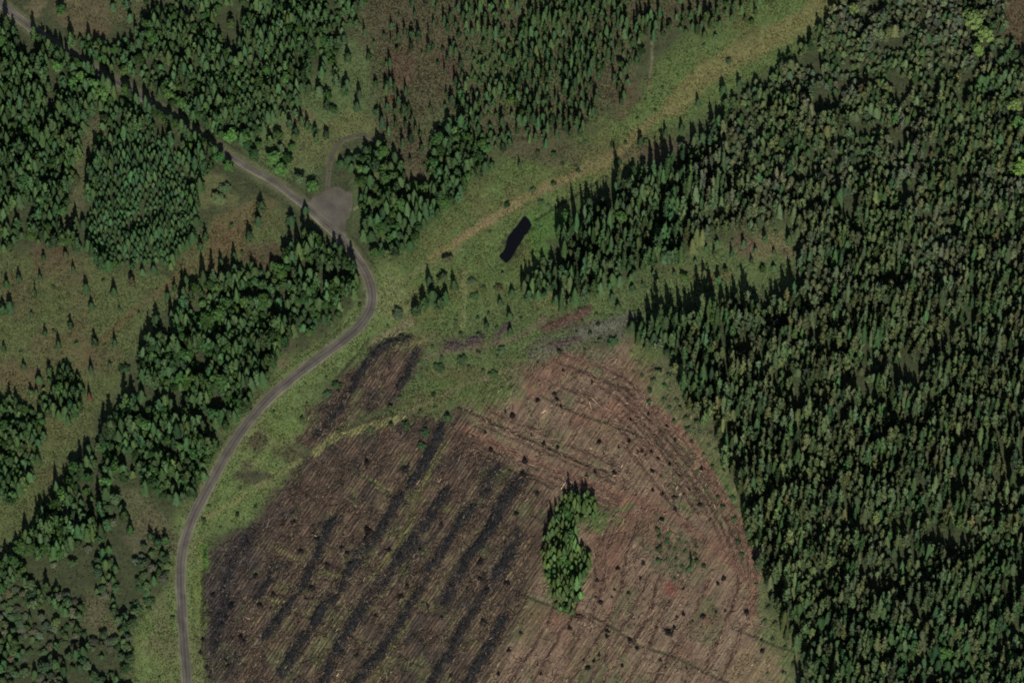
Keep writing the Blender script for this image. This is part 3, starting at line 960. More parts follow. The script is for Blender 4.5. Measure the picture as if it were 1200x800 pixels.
# --- lone trees and shrubs, traced one by one: (kind, x, y, height, radius, tint, label)
LONE = [
    ('spruce_tree', 8, 336, 7, 1.5, SPR_D, 'dark spruce at the meadow rim by the picture edge, above a dark pair'),
    ('spruce_tree', 23, 330, 7, 1.5, SPR_D, 'dark spruce with a round green foot at the west rim of the meadow'),
    ('spruce_tree', 47, 327, 5.5, 1.1, SPR_D, 'small dark spruce beside the pole-thin tree in the meadow'),
    ('spruce_tree', 42, 350, 9, .7, SPR_D, 'very thin pole-like conifer in the meadow near its west end'),
    ('spruce_tree', 12, 362, 8, 2.0, SPR_D, 'broad dark conifer forming the upper half of a pair at the picture edge'),
    ('spruce_tree', 4, 368, 8, 2.0, SPR, 'broad green conifer forming the lower half of a pair at the picture edge'),
    ('spruce_tree', 101, 341, 7.5, 1.7, SPR_D, 'upright dark spruce in the meadow, the first below the young plantation'),
    ('spruce_tree', 134, 345, 7.5, 2.0, SPR_D, 'wide dark spruce with a pale green skirt, middle of a row under the plantation'),
    ('spruce_tree', 155, 334, 7.5, 1.9, RUST * .6 + SPR_D * .4, 'dark reddish spruce ending the row under the young plantation'),
    ('spruce_tree', 180, 318, 6.5, 1.5, SPR_D, 'dark spruce at the meadow corner beneath the young plantation'),
    ('spruce_tree', 167, 321, 5.5, 1.4, OLV, 'low green spruce between two darker ones under the young plantation'),
    ('spruce_tree', 107, 361, 6, 1.5, SPR_D, 'small pointed spruce alone in the middle of the meadow'),
    ('spruce_tree', 86, 318, 6, 1.2, SPR_D, 'narrow spruce at the plantation corner facing the meadow'),
    ('spruce_tree', 77, 302, 6.5, 1.4, RUST * .4 + SPR_D * .6, 'brownish spruce on the rust patch above the meadow'),
    ('spruce_tree', 51, 305, 5.5, 1.3, SPR_D, 'short dark spruce on the brown upper rim of the meadow'),
    ('spruce_tree', 69, 408, 8.5, 1.5, SPR_D, 'tall slim spruce leaning against a shorter one in the lower meadow'),
    ('spruce_tree', 83, 385, 7, 1.5, SPR_D, 'shorter spruce just above a tall slim one in the lower meadow'),
    ('spruce_tree', 112, 405, 7.5, 1.7, SPR_D, 'pointed dark spruce, the western one of two standing level in the meadow'),
    ('spruce_tree', 135, 406, 8, 1.2, SPR_D, 'narrow dark spruce, the eastern one of two standing level in the meadow'),
    ('spruce_tree', 107, 436, 7.5, 1.4, SPR_D, 'dark spruce straight above the rust-brown dead conifer'),
    ('spruce_tree', 105, 468, 8, 1.2, RUST, 'rust brown dying conifer beside the small tree patch'),
    ('shrub', 146, 434, 3.6, 2.4, SPR_D, 'round dark bush at the meadow edge of the long stand'),
    ('spruce_tree', 218, 330, 6.5, 1.6, SPR_D, 'dark bushy spruce on the meadow strip nearest the heath hollow'),
    ('spruce_tree', 205, 340, 6, 1.4, SPR_D, 'upper one of two slim spruces before the long stand'),
    ('spruce_tree', 197, 350, 7, 1.3, SPR_D, 'lower one of two slim spruces before the long stand'),
    ('spruce_tree', 184, 380, 10.5, 2.0, SPR_D, 'tall dark spruce standing forward of the long stand on the meadow'),
    ('spruce_tree', 171, 402, 9, 1.5, SPR_D, 'slender spruce at the meadow corner of the long stand'),
    ('spruce_tree', 28, 432, 5.5, 1.2, SPR_D, 'small dark spruce left of the isolated tree patch'),
    ('spruce_tree', 53, 393, 5.5, 1.2, SPR_D, 'small spruce alone in the western lower meadow'),
    ('spruce_tree', 37, 369, 3, .9, SPR_D, 'tiny dark sapling in the western meadow'),
    ('spruce_tree', 5, 411, 5, 1.2, SPR_D, 'small dark spruce touching the picture edge in the lower meadow'),
    ('spruce_tree', 140, 363, 2.6, .7, SPR_D, 'tiny sapling in the meadow east of the small pointed spruce'),
    ('spruce_tree', 163, 369, 3, .8, OLV, 'tiny green sapling between the meadow and the long stand'),
    ('spruce_tree', 220, 290, 9, 1.4, SPR_D, 'tall narrow spruce above the bright green saplings by the meadow track'),
    ('spruce_tree', 241, 282, 8, 1.5, SPR, 'tall spruce beside a slim one by the brown meadow track'),
    ('spruce_tree', 235, 292, 6.5, 1.5, YNG, 'bright green young conifer by the brown meadow track'),
    ('spruce_tree', 259, 312, 8, 1.3, SPR_D, 'slim spruce on the rust strip above the long stand'),
    ('spruce_tree', 275, 305, 8.5, 1.4, SPR_D, 'slim dark spruce at the heath hollow edge of the rust strip'),
    ('spruce_tree', 293, 281, 9, 2.0, SPR_D, 'dark thick spruce above the heath hollow'),
    ('spruce_tree', 306, 246, 8, 2.1, SPR_D, 'dark broad spruce on the grassy bank below the gravel road'),
    ('spruce_tree', 303, 262, 7.5, 1.7, SPR_D, 'second dark spruce on the bank, straight under the broad one'),
    ('spruce_tree', 342, 262, 8, 2.3, SPR_D, 'broad dark tree beside the road across from the gravel turning area'),
    ('spruce_tree', 358, 248, 6, 1.7, SPR_D, 'small dark conifer right at the road edge opposite the gravel'),
    ('shrub', 263, 222, 3, 2.8, OLV, 'low dark round bush casting shade in the grassy bay by the road'),
    ('broadleaf_tree', 256, 236, 4, 3.4, np.array([.115, .15, .06]), 'pale rounded bush in the grassy bay below the shaded road'),
    # heath and ride
    ('spruce_tree', 442, 133, 4.5, 2.0, SPR_D, 'squat dark double bush on the grass near the rust patch'),
    ('spruce_tree', 474, 135, 11, 2.2, SPR_D, 'very tall dark conifer standing alone on the heath by the rust patch'),
    ('spruce_tree', 467, 47, 8.5, 1.1, SPR_D, 'thin tall spruce on the upper heath'),
    ('spruce_tree', 483, 44, 7.5, 1.5, SPR_D, 'dark spruce beside a thin tall one on the upper heath'),
    ('spruce_tree', 503, 60, 8, 1.3, SPR_D, 'slim dark spruce on the heath between two stands'),
    ('spruce_tree', 528, 62, 8, 1.3, SPR_D, 'slim dark spruce on the heath close to the heath wood'),
    ('spruce_tree', 457, 76, 8, 1.3, SPR_D, 'slim spruce at the middle of the brown heath'),
    ('spruce_tree', 432, 70, 6.5, 1.4, SPR_D, 'dark spruce at the grassy rim of the heath'),
    ('spruce_tree', 408, 72, 8, 1.9, SPR, 'thick green spruce on grass between the north stand and the heath'),
    ('spruce_tree', 441, 102, 6, 1.4, SPR_D, 'western one of two short spruces level above the grassy flat'),
    ('spruce_tree', 453, 102, 6.5, 1.5, SPR_D, 'eastern one of two short spruces level above the grassy flat'),
    ('spruce_tree', 419, 118, 6.5, 1.5, SPR_D, 'dark spruce on the grassy flat above the spur track'),
    ('spruce_tree', 404, 110, 8, 1.9, SPR, 'bushy spruce on the grassy flat north of the spur track'),
    ('spruce_tree', 383, 128, 9, 1.7, SPR_D, 'tall dark spruce straight above the start of the spur track'),
    ('spruce_tree', 361, 152, 8.5, 1.6, SPR, 'tall spruce with a green skirt, upper of a close pair near the spur'),
    ('spruce_tree', 370, 156, 6, 1.5, SPR_D, 'short spruce beside the tall skirted one near the spur'),
    ('spruce_tree', 347, 158, 7.5, 1.5, SPR_D, 'dark spruce on the grassy slope above the bright bushes'),
    ('spruce_tree', 463, 178, 7.5, 1.6, SPR_D, 'dark conifer closing the east end of the spur track'),
    ('spruce_tree', 441, 178, 8.5, 2.6, SPR_D, 'large dark tree at the head of the spur track'),
    ('spruce_tree', 409, 180, 5, 2.0, SPR_D, 'low dark conifer inside the bend of the spur track, western'),
    ('spruce_tree', 420, 178, 5.5, 2.1, SPR_D, 'low dark conifer inside the bend of the spur track, eastern'),
    ('spruce_tree', 400, 184, 4.5, 1.6, SPR_D, 'small dark conifer hugging the inner side of the spur track'),
    ('spruce_tree', 430, 172, 7.0, 1.9, SPR_D, 'dark conifer under the crest of the spur track bend'),
    ('spruce_tree', 432, 188, 6.5, 1.8, SPR_D, 'dark conifer between the spur bend and the copse'),
    ('spruce_tree', 412, 188, 5.0, 1.6, SPR, 'green conifer in the grassy centre of the spur track bend'),
    ('spruce_tree', 848, 110, 8.5, 1.9, SPR_D, 'tall dark spruce standing out alone on the brown stretch of the ride'),
    ('spruce_tree', 866, 102, 7.5, 1.6, SPR_D, 'dark spruce between the tall lone one and the forest on the ride'),
    ('spruce_tree', 818, 123, 6.5, 1.3, SPR_D, 'small spruce in the middle of the ride below the tall lone one'),
    ('spruce_tree', 799, 153, 7, 1.5, SPR_D, 'eastern one of three spaced spruces at the heather patch on the ride'),
    ('spruce_tree', 780, 158, 7, 1.2, SPR_D, 'slim middle one of three spaced spruces at the heather patch on the ride'),
    ('spruce_tree', 751, 170, 8, 1.7, SPR_D, 'dark western one of three spaced spruces at the heather patch on the ride'),
    ('shrub', 724, 191, 2.8, 1.9, SPR_D, 'small round dark bush on the ride below the spaced spruces'),
    ('spruce_tree', 743, 202, 7, 1.6, SPR_D, 'dark spruce at the forest corner just below the heather patch'),
    ('shrub', 594, 241, 2.2, 1.6, SPR_D * .7, 'small dark shrub standing on the bare earth track of the ride'),
    ('spruce_tree', 609, 196, 5.5, .9, SPR_D, 'lone thin sapling on the grass above the earth track'),
    ('shrub', 630, 180, 2, 1.2, SPR_D, 'small dark bush on brown ground, western one above the earth track'),
    ('shrub', 649, 182, 2.6, 1.3, SPR_D, 'small dark bush on brown ground, eastern one above the earth track'),
    ('shrub', 624, 224, 2, 1.5, OLV, 'low green shrub on the south verge of the earth track'),
    ('shrub', 649, 216, 2.4, 1.3, SPR_D, 'dark upright shrub on the south verge of the earth track'),
    ('shrub', 634, 238, 1.8, 1.6, OLV, 'low flat shrub between the earth track and the pond ditch'),
    # around the pond
    ('spruce_tree', 488, 368, 7.5, 1.8, SPR_D, 'western spruce in the dark clump below the earth track end'),
    ('spruce_tree', 497, 362, 8.5, 1.9, SPR_D, 'second spruce from the west in the dark clump below the earth track end'),
    ('spruce_tree', 507, 352, 8, 1.9, SPR_D, 'middle spruce of the dark clump below the earth track end'),
    ('spruce_tree', 515, 360, 7.5, 1.9, SPR, 'lowest green spruce of the dark clump below the earth track end'),
    ('spruce_tree', 523, 352, 8, 1.6, SPR_D, 'eastern spruce in the dark clump below the earth track end'),
    ('spruce_tree', 532, 338, 6.5, 1.3, SPR_D, 'slim spruce straying east from the dark clump'),
    ('spruce_tree', 503, 334, 7.5, 1.6, SPR_D, 'topmost spruce of the dark clump below the earth track end'),
    ('broadleaf_tree', 519, 330, 5, 2.5, OLV, 'rounded olive tree at the head of the dark spruce clump'),
    ('broadleaf_tree', 525, 308, 4.5, 2.6, np.array([.105, .12, .05]), 'pale rounded bush beside the end of the earth track'),
    ('broadleaf_tree', 466, 370, 3.2, 2.8, np.array([.07, .10, .045]), 'grey green round bush on the verge inside the road bend'),
    ('spruce_tree', 600, 345, 6, 1.5, SPR_D, 'upright dark conifer on the grass south of the pond'),
    ('shrub', 584, 338, 2.4, 1.8, RUST * .5 + SPR_D * .5, 'brownish shrub on the grass below the pond, western'),
    ('spruce_tree', 586, 356, 5, 1.5, SPR_D, 'short dark conifer under the brownish shrub below the pond'),
    ('spruce_tree', 597, 374, 7, 1.5, SPR, 'dark conifer in the rough grass north of the red branch heap'),
    ('spruce_tree', 598, 390, 6, 1.4, SPR_D, 'lower dark conifer in the rough grass north of the red branch heap'),
    ('spruce_tree', 570, 385, 5.5, 1.4, SPR_D, 'dark small conifer between the purplish heap and the pond'),
    ('shrub', 588, 412, 2.2, 2, OLV, 'low shrub at the east end of the purplish branch heap'),
    ('shrub', 556, 348, 2, 2, SPR, 'low green shrub beside the pale strip below the pond'),
    ('shrub', 553, 330, 2.2, 1.8, OLV, 'olive shrub beside the pale strip, above a green one'),
    ('shrub', 578, 440, 2.4, 2.2, SPR, 'dark green shrub on the grass belt above the brown felled field'),
    ('shrub', 541, 422, 2.4, 2.2, SPR_D, 'dark shrub under the purplish branch heap'),
    ('shrub', 515, 432, 2.4, 2.4, SPR_D, 'dark shrub in the rough grass east of the black patch'),
    ('spruce_tree', 766, 402, 9, 2.2, SPR_D, 'dark spruce on the forest point nearest the felled field'),
    ('spruce_tree', 780, 388, 13, 2.3, SPR_D, 'tallest dark spruce on the forest point by the grass tongue'),
    ('spruce_tree', 752, 390, 8, 1.9, SPR_D, 'low dark spruce at the tip of the forest point'),
    ('spruce_tree', 741, 386, 7, 1.8, SPR_D, 'outermost small spruce at the tip of the forest point'),
    ('shrub', 718, 402, 3, 2.4, SPR, 'dark green bush alone on the grey grass above the felled field'),
    ('spruce_tree', 525, 491, 4, 1.6, SPR_D, 'small dark conifer at the north tip of the black felled field'),
    ('shrub', 476, 500, 2.6, 1.9, SPR_D, 'dark bush by the pale path end at the black field'),
    ('shrub', 499, 508, 2.6, 2.2, SPR_D, 'dark bush beside the uppermost brash row'),
    ('shrub', 494, 524, 2.6, 2.0, SPR_D, 'second dark bush below the one beside the uppermost brash row'),
    ('spruce_tree', 811, 664, 8.5, .9, SPR_D, 'thin spire of a spruce alone among saplings on the brown field'),
    ('spruce_tree', 669, 588, 13, 1.5, LAR * .8, 'tallest pointed conifer at the head of the bright clump'),
    ('spruce_tree', 677, 590, 11, 1.6, LAR * .8, 'second tall conifer at the head of the bright clump'),
    ('spruce_tree', 687, 594, 10, 1.7, LAR * .9, 'easternmost tall conifer at the head of the bright clump'),
    ('spruce_tree', 648, 616, 11, 1.3, LAR * .7, 'slim conifer on the west shoulder of the bright clump'),
    ('spruce_tree', 641, 636, 10, 1.3, LAR * .7, 'slim conifer halfway down the west side of the bright clump'),
    ('shrub', 239, 611, 2, 1.3, SPR_D, 'small dark shrub on the road verge where the pale path begins'),
    ('spruce_tree', 185, 640, 8, 2.0, SPR_D, 'dark spruce in a small group on the road side of the brown glade'),
    ('spruce_tree', 194, 636, 7, 1.8, SPR, 'green spruce completing the small group beside the brown glade'),
    ('spruce_tree', 177, 632, 6.5, 1.8, SPR_D, 'shorter dark spruce opening the small group beside the brown glade'),
    ('shrub', 175, 705, 3, 2.6, SPR, 'green bush beside the pale glade near the road'),
    ('shrub', 160, 712, 3, 3, SPR, 'wide green bush touching the patchy corner wood near the pale glade'),
    ('shrub', 395, 452, 2.6, 2.2, SPR_D, 'dark bush on the verge above the small black patch'),
    ('shrub', 384, 462, 2.4, 2.0, OLV, 'olive bush on the verge beside the small black patch'),
]
BRIGHT = [  # bright broadleaved trees, each traced: (x, y, h, r, tint, label)
    (96, 98, 8, 2.8, BRO, 'bright green tree in a row along the shaded road, second from its west end'),
    (110, 106, 8, 2.9, BRO * 1.08, 'brightest rounded tree of the row along the shaded road'),
    (121, 116, 7.5, 2.9, BRO, 'bright green tree ending the row along the shaded road'),
    (68, 86, 9, 2.5, BRO * .8, 'bright green tree starting the row along the shaded road'),
    (86, 104, 7, 2.4, BRO * .78, 'mid green tree tucked behind the bright roadside row'),
    (270, 164, 6, 3.3, BRO * 1.02, 'bright round tree alone on the upper road verge'),
    (212, 126, 6.5, 2.8, BRO * .75, 'green round tree on the upper verge of the shaded road'),
    (320, 190, 5.5, 3.2, BRO * .9, 'bright round bush tree west of the spur track'),
    (329, 203, 5, 3.1, BRO * 1.0, 'pale green round tree nearest the road west of the spur track'),
    (366, 222, 5, 2.6, BRO * .88, 'green round tree at the mouth of the spur track'),
    (352, 214, 5, 2.2, OLV, 'olive tree beside the mouth of the spur track'),
    (268, 200, 6, 2.6, BRO * .7, 'green rounded tree on the lower verge of the shaded road'),
    (258, 190, 6.5, 2.4, BRO * .65, 'deep green rounded tree where the road leaves the shade'),
    (72, 17, 6, 2.4, BRO * .62, 'green tree near the top of the road by the brown clearing'),
    (145, 88, 6.5, 2.3, BRO * .6, 'deep green rounded tree on the upper verge near the road bend'),
    (1142, 32, 10, 4.2, np.array([.125, .19, .05]), 'big yellow green tree beside the bare brown corner'),
    (1154, 48, 9, 3.6, np.array([.125, .185, .05]), 'yellow green tree below the biggest one by the bare brown corner'),
    (1146, 66, 8, 2.8, np.array([.115, .18, .045]), 'lowest yellow green tree in the string by the bare brown corner'),
    (1134, 22, 8, 2.6, np.array([.10, .16, .045]), 'yellow green tree topping the string by the bare brown corner'),
    (1188, 130, 8.5, 3.2, np.array([.12, .18, .05]), 'pale green tree at the picture edge, upper of two facing a dark gap'),
    (1193, 150, 7.5, 2.8, np.array([.09, .16, .05]), 'green tree under the pale one at the picture edge'),
    (1194, 205, 9, 4.0, np.array([.115, .19, .045]), 'large bright green tree at the picture edge among dark conifers'),
    (1000, 16, 7, 2.2, np.array([.12, .165, .05]), 'yellow green tree at the top of the ride'),
    (1108, 770, 6, 3.2, BRO * .72, 'bright bush tree beside the narrow cut through the forest, western'),
    (1184, 776, 6, 3.2, BRO * .75, 'bright bush tree beside the narrow cut through the forest, eastern'),
    (448, 186, 8, 3.0, BRO * .62, 'rounded green tree at the top of the copse by the gravel'),
    (452, 216, 8, 2.6, BRO * .55, 'rounded green tree in the middle of the copse by the gravel'),
    (440, 302, 6, 2.6, BRO * .6, 'rounded green tree at the foot of the copse by the road bend'),
    (664, 262, 8, 2.8, BRO * .66, 'bright rounded tree at the forest corner above the pond'),
    (728, 262, 9, 2.7, BRO * .7, 'single bright rounded crown among dark spruces north of the grass tongue'),
]
for kind, px, py, h, r, c, lab in LONE:
    r *= 1.25
    if 'spur' in lab and ('dark' in lab or 'green conifer' in lab) and px > 395:
        r *= 1.2
        h *= 1.2
        py += 10
    if 'dark clump' in lab or 'forest point' in lab:
        r *= 1.25
        h *= 1.3
    take(px, py, r * 2.6)
    add_tree(kind, px, py, h, r, jit(c, .05), 'lone', lone=lab)
for px, py, h, r, c, lab in BRIGHT:
    r *= 1.3
    h *= 1.3
    c = np.asarray(c) * 1.2
    take(px, py, r * 3.6)
    add_tree('broadleaf_tree', px, py, h, r, jit(c, .04), 'lone', lone=lab)

FRAME_PAD = 115


def fill(zone, kinds, spacing, h, r, gap=None, gap_scale=34, hvar=.13, prob=1.0, lean_px=5, edge_of=True, ragged=7.0, hfield=(.5, 1.5), hscale=20, dens_of=None):
    """spread trees over a zone; kinds: function(px, py) -> (kind, tint, height factor, radius factor)"""
    mk = M[zone]
    near = blur(mk, 9)
    wide_ = blur(mk, max(2, ragged))
    ys, xs = np.nonzero(wide_ > .12)
    xs = xs * RES + X0
    ys = ys * RES + Y0
    ok = (xs > -FRAME_PAD) & (xs < 1200 + FRAME_PAD) & (ys > -FRAME_PAD) & (ys < 800 + FRAME_PAD)
    xs, ys = xs[ok], ys[ok]
    n = int(len(xs) * RES * RES / spacing ** 2 * 3.4)
    pick = rng.integers(0, len(xs), n)
    cx = xs[pick] + rng.uniform(-1, 1, n)
    cy = ys[pick] + rng.uniform(-1, 1, n)
    by = cy + lean_px                        # the crown is seen above the foot of the trunk
    keep = keep_clear(cx, by)
    keep &= samp(wide_, cx, cy) + (N1.fbm(cx, cy, 18, 3) - .5) * 1.0 > rng.uniform(.34, .66, n)
    if gap is not None:
        keep &= N3.fbm(cx, cy, gap_scale, 3) < gap + rng.uniform(-.03, .03, n)
    if prob < 1:
        keep &= rng.random(n) < prob
    dens = N5.fbm(cx, cy, 60, 2)
    hf = np.clip((N2.fbm(cx, cy, hscale, 2) - .28) / .44, 0, 1)
    cnt = 0
    for i in np.nonzero(keep)[0]:
        s = spacing * (.80 + .4 * dens[i]) * rng.uniform(.86, 1.14)
        q = 1.0
        if dens_of is not None:
            q = dens_of(cx[i], cy[i])
            s *= .6 + .4 * q
        if not free(cx[i], by[i], s):
            continue
        take(cx[i], by[i], s)
        k, tint, fh, fr = kinds(cx[i], cy[i])
        hh = h * fh * q * float(np.clip(1 + rng.normal() * hvar, .6, 1.4)) * (hfield[0] + (hfield[1] - hfield[0]) * float(hf[i]))
        rr = r * fr * float(np.clip(1 + rng.normal() * .16, .6, 1.45)) * (.85 + .3 * float(hf[i]))
        add_tree(k, float(cx[i]), float(by[i]), hh, rr, jit(tint), zone, edge=bool(samp(near, cx[i], cy[i]) < .80) and edge_of)
        cnt += 1
    return cnt


def k_spruce(c=SPR, broad=.08, olive=.25):
    def f(x, y):
        u = rng.random()
        if u < broad:
            return 'broadleaf_tree', BRO * rng.uniform(.5, .72), .75, 1.25
        n = float(N4.fbm(x, y, 45, 2))
        t = c * (1 - olive * n) + OLV * olive * n
        return 'spruce_tree', t, 1, 1
    return f


def k_young(x, y):
    return 'young_spruce', YNG * (.85 + .3 * float(N4.fbm(x, y, 20, 2))), 1, 1


def k_east(x, y):
    # dark spruce along the ride and the grass tongue, olive pine further in
    dark = (x < 800 and y < 400) or (y < 250 and x - 800 + (y - 120) * .55 < 60) or float(N4.fbm(x, y, 70, 2)) > .72
    u = rng.random()
    if y > 710 and u < .55 and x > 930:
        return ('spruce_tree', YNG * rng.uniform(.8, 1.05), .8, 1.1)
    if dark:
        if u < .07:
            return 'broadleaf_tree', OLV * rng.uniform(.8, 1.1), .8, 1.15
        return 'spruce_tree', (SPR if u < .6 else OLV * .85), 1, 1
    if u < .20:
        return 'spruce_tree', SPR * rng.uniform(.8, 1.05), 1.0, .9
    g = float(N2.fbm(x, y, 40, 2))
    north = np.clip((380 - y) / 180, 0, 1)
    grey = np.clip((g - .40) * 4, 0, 1) * .8 * (.25 + .75 * north)
    return 'fir_tree', PIN * (1 - grey) + GRY * grey, 1.0, 1.0


def k_larch(x, y):
    if rng.random() < .10:
        return 'broadleaf_tree', BRO * rng.uniform(.7, .9), .6, 1.1
    return 'larch_tree', LAR * rng.uniform(.6, 1.15), rng.uniform(.6, 1.15), rng.uniform(.8, 1.2)


def k_corner(x, y):
    u = rng.random()
    if u < .35:
        return 'broadleaf_tree', OLV * rng.uniform(.75, 1.05), .7, 1.2
    if u < .62:
        return 'broadleaf_tree', np.array([.098, .115, .066]) * rng.uniform(.8, 1.05), .55, 1.15
    return 'spruce_tree', SPR * rng.uniform(.85, 1.1), 1, 1


def k_shrub(x, y):
    return 'shrub', OLV * rng.uniform(.6, 1.0), 1, 1


# trees leaning over the lower side of the shaded road
rl = np.array([p for p in road_line if 44 < p[0] < 262 and p[1] < 190])
for u in np.arange(0, len(rl) - 1, .42):
    p = rl[int(u)] + (rl[int(u) + 1] - rl[int(u)]) * (u % 1)
    if 118 < p[0] < 150 or rng.random() < .12:
        continue
    off = rng.uniform(7.5, 10.5)
    qx, qy = p[0] - .5 * off + rng.uniform(-1.5, 1.5), p[1] + .86 * off
    if free(qx, qy, 5.5):
        take(qx, qy, 5.5)
        if rng.random() < .3:
            add_tree('broadleaf_tree', qx, qy, rng.uniform(7, 9), rng.uniform(2.2, 3), jit(BRO * .6), 'north_west', edge=True)
        else:
            add_tree('spruce_tree', qx, qy, rng.uniform(10, 14), rng.uniform(1.9, 2.6), jit(SPR), 'north_west', edge=True)


def d_east(x, y):
    """low thin growth in the upper part, tall timber lower down"""
    return float(np.clip(.46 + (y - 40) / 400 * .54 + (.3 if x < 850 else 0), .44, 1))


fill('young', k_young, 4.6, 6.2, 1.6, gap=.72, lean_px=3, ragged=4)
fill('north_west', k_spruce(SPR, .14), 5.9, 10.5, 2.3, gap=.66, ragged=3.5)
fill('north', k_spruce(SPR, .14), 5.8, 8.6, 2.1, gap=.74)
fill('north_corner', k_spruce(OLV, .2), 9, 5.5, 1.8, gap=.49, lean_px=3)
fill('bushy', k_spruce(OLV * .9, .25), 11.5, 6.2, 1.8, gap=.53, lean_px=3)
fill('heath', k_spruce(SPR_D, .03), 10.5, 6.8, 1.3, gap=.56, lean_px=4)
fill('heath_wood', k_spruce(SPR * .9, .06, .4), 7.2, 8.0, 1.6, gap=.63, gap_scale=30, ragged=14)
fill('copse', k_spruce(SPR * .95, .25), 6.6, 9.5, 2.5, gap=.66, gap_scale=22)
fill('patch_a', k_spruce(SPR, .05), 6.4, 8.0, 2.1, ragged=4)
fill('patch_b', k_spruce(SPR, .12), 6.6, 8.5, 2.2)
fill('long', k_spruce(SPR * 1.05, .26), 6.3, 10.8, 2.45, gap=.615, gap_scale=24)
fill('corner', k_corner, 7.0, 6.6, 2.1, gap=.60, gap_scale=22, ragged=4)
fill('island', k_larch, 4.6, 8.0, 1.6, lean_px=4, hvar=.3, gap=.645, gap_scale=12, ragged=6)
fill('tongue', k_spruce(OLV * .95, .2), 12.5, 6.0, 1.6, gap=.51, lean_px=3, ragged=10)
fill('margin', k_shrub, 11, 1.7, 1.2, gap=.56, lean_px=1, ragged=12)
fill('sapling', k_shrub, 8, 1.6, 1.3, gap=.55, lean_px=1, ragged=16)
fill('east', k_east, 6.7, 14.0, 2.15, gap=.64, gap_scale=20, lean_px=7, hfield=(.45, 1.5), hscale=17, dens_of=d_east)
# scattered shrubs on open land
for zone, sp, gp in (('between', 13, .55), ('verge', 22, .45), ('ride', 34, .42), ('meadow', 40, .42)):
    fill(zone, k_shrub, sp, 1.6, 1.1, gap=gp, lean_px=1, edge_of=False)

# ------------------------------------------------------------------ split: the 300 of a kind that show largest become things, the rest one mass
WHERE = {
    'north_west': 'the dark stand between the shaded road and the meadow',
    'young': 'the fine-grained young plantation above the meadow',
    'north': 'the stand on the upper side of the shaded road',
    'north_corner': 'the brown clearing at the top of the road',
    'bushy': 'the bushy grass between road, spur track and heath',
    'heath': 'the brown heath west of the heath wood',
    'heath_wood': 'the heath wood north of the grassy ride',
    'copse': 'the copse east of the gravel turning area',
    'long': 'the long stand between meadow and curving road',
    'corner': 'the patchy wood at the lower west corner',
    'patch_a': 'the small isolated patch in the lower meadow',
    'patch_b': 'the block below the meadow at the picture edge',
    'east': 'the great forest east of the felled fields',
    'island': 'the clump within the brown field',
    'sapling': 'the green streak east of the bright clump',
    'between': 'the grass belt between pond and felled fields',
    'verge': 'the grassy verge of the curving road',
    'ride': 'the wide diagonal grassy ride',
    'meadow': 'the open olive meadow',
    'tongue': 'the grass tongue reaching into the east forest',
    'margin': 'the green margin between felled field and forest',
}
LOOK = {'spruce_tree': 'spruce', 'fir_tree': 'grey green fir', 'young_spruce': 'young spruce', 'broadleaf_tree': 'rounded leafy tree', 'larch_tree': 'bright green larch', 'shrub': 'low shrub'}
CATS = {'spruce_tree': 'spruce', 'fir_tree': 'fir', 'young_spruce': 'young spruce', 'broadleaf_tree': 'leafy tree', 'larch_tree': 'larch', 'shrub': 'shrub'}
OPEN = ('tongue', 'margin', 'bushy', 'heath', 'north_corner', 'between', 'verge', 'ride', 'meadow', 'sapling')
MASS = {'spruce_tree': ('spruce_forest', 'dense dark green spruce stands filling the woods round the road and ride'),
        'fir_tree': ('fir_forest', 'dense grey green fir forest covering the whole eastern side'),
        'young_spruce': ('young_spruce_plantation', 'fine-grained close planting of young spruce above the meadow'),
        'broadleaf_tree': ('broadleaf_wood', 'rounded leafy trees mixed through the conifer stands'),
        'shrub': ('scrub', 'low scrub dotted over the open grass'), 'larch_tree': ('larch_clump', 'bright larches')}


def tree_z(t):
    return 0.0


crown_mesh, trunk_mesh = {}, {}
for k, vs in MODELS.items():
    crown_mesh[k] = [quad_mesh(k + '_crown', v, f, [MAT_LEAF_O]) for v, f in vs]
    if k in TRUNKS:
        trunk_mesh[k] = quad_mesh(k + '_trunk', *TRUNKS[k], [MAT_BARK])


def place_tree(t):
    k = t['kind']
    v = t['var'] % len(MODELS[k])
    if k == 'shrub':
        o = link('shrub', crown_mesh[k][v])
        o.color = (*t['tint'], 1)
    else:
        o = bpy.data.objects.new(k, None)
        o.empty_display_size = .5
        COL.objects.link(o)
        c = link('crown', crown_mesh[k][v], o)
        c.color = (*t['tint'], 1)
        link('trunk', trunk_mesh[k], o)
    o.location = (t['x'], t['y'], -.05)
    o.rotation_euler = (t.get('tx', 0), t.get('ty', 0), t['rot'])
    o.scale = (t['r'], t['r'], t['h'])
    if t['lone']:
        tag(o, t['lone'], CATS[k])
    elif t['zone'] in OPEN:
        lab = f"{LOOK[k]} scattered on {WHERE[t['zone']]}"
        tag(o, lab, CATS[k], lab)
    elif t['edge']:
        lab = f"{LOOK[k]} edging {WHERE[t['zone']]}"
        tag(o, lab, CATS[k], lab)
    else:
        lab = f"tall {LOOK[k]} rising inside {WHERE[t['zone']]}"
        tag(o, lab, CATS[k], lab)
    return o


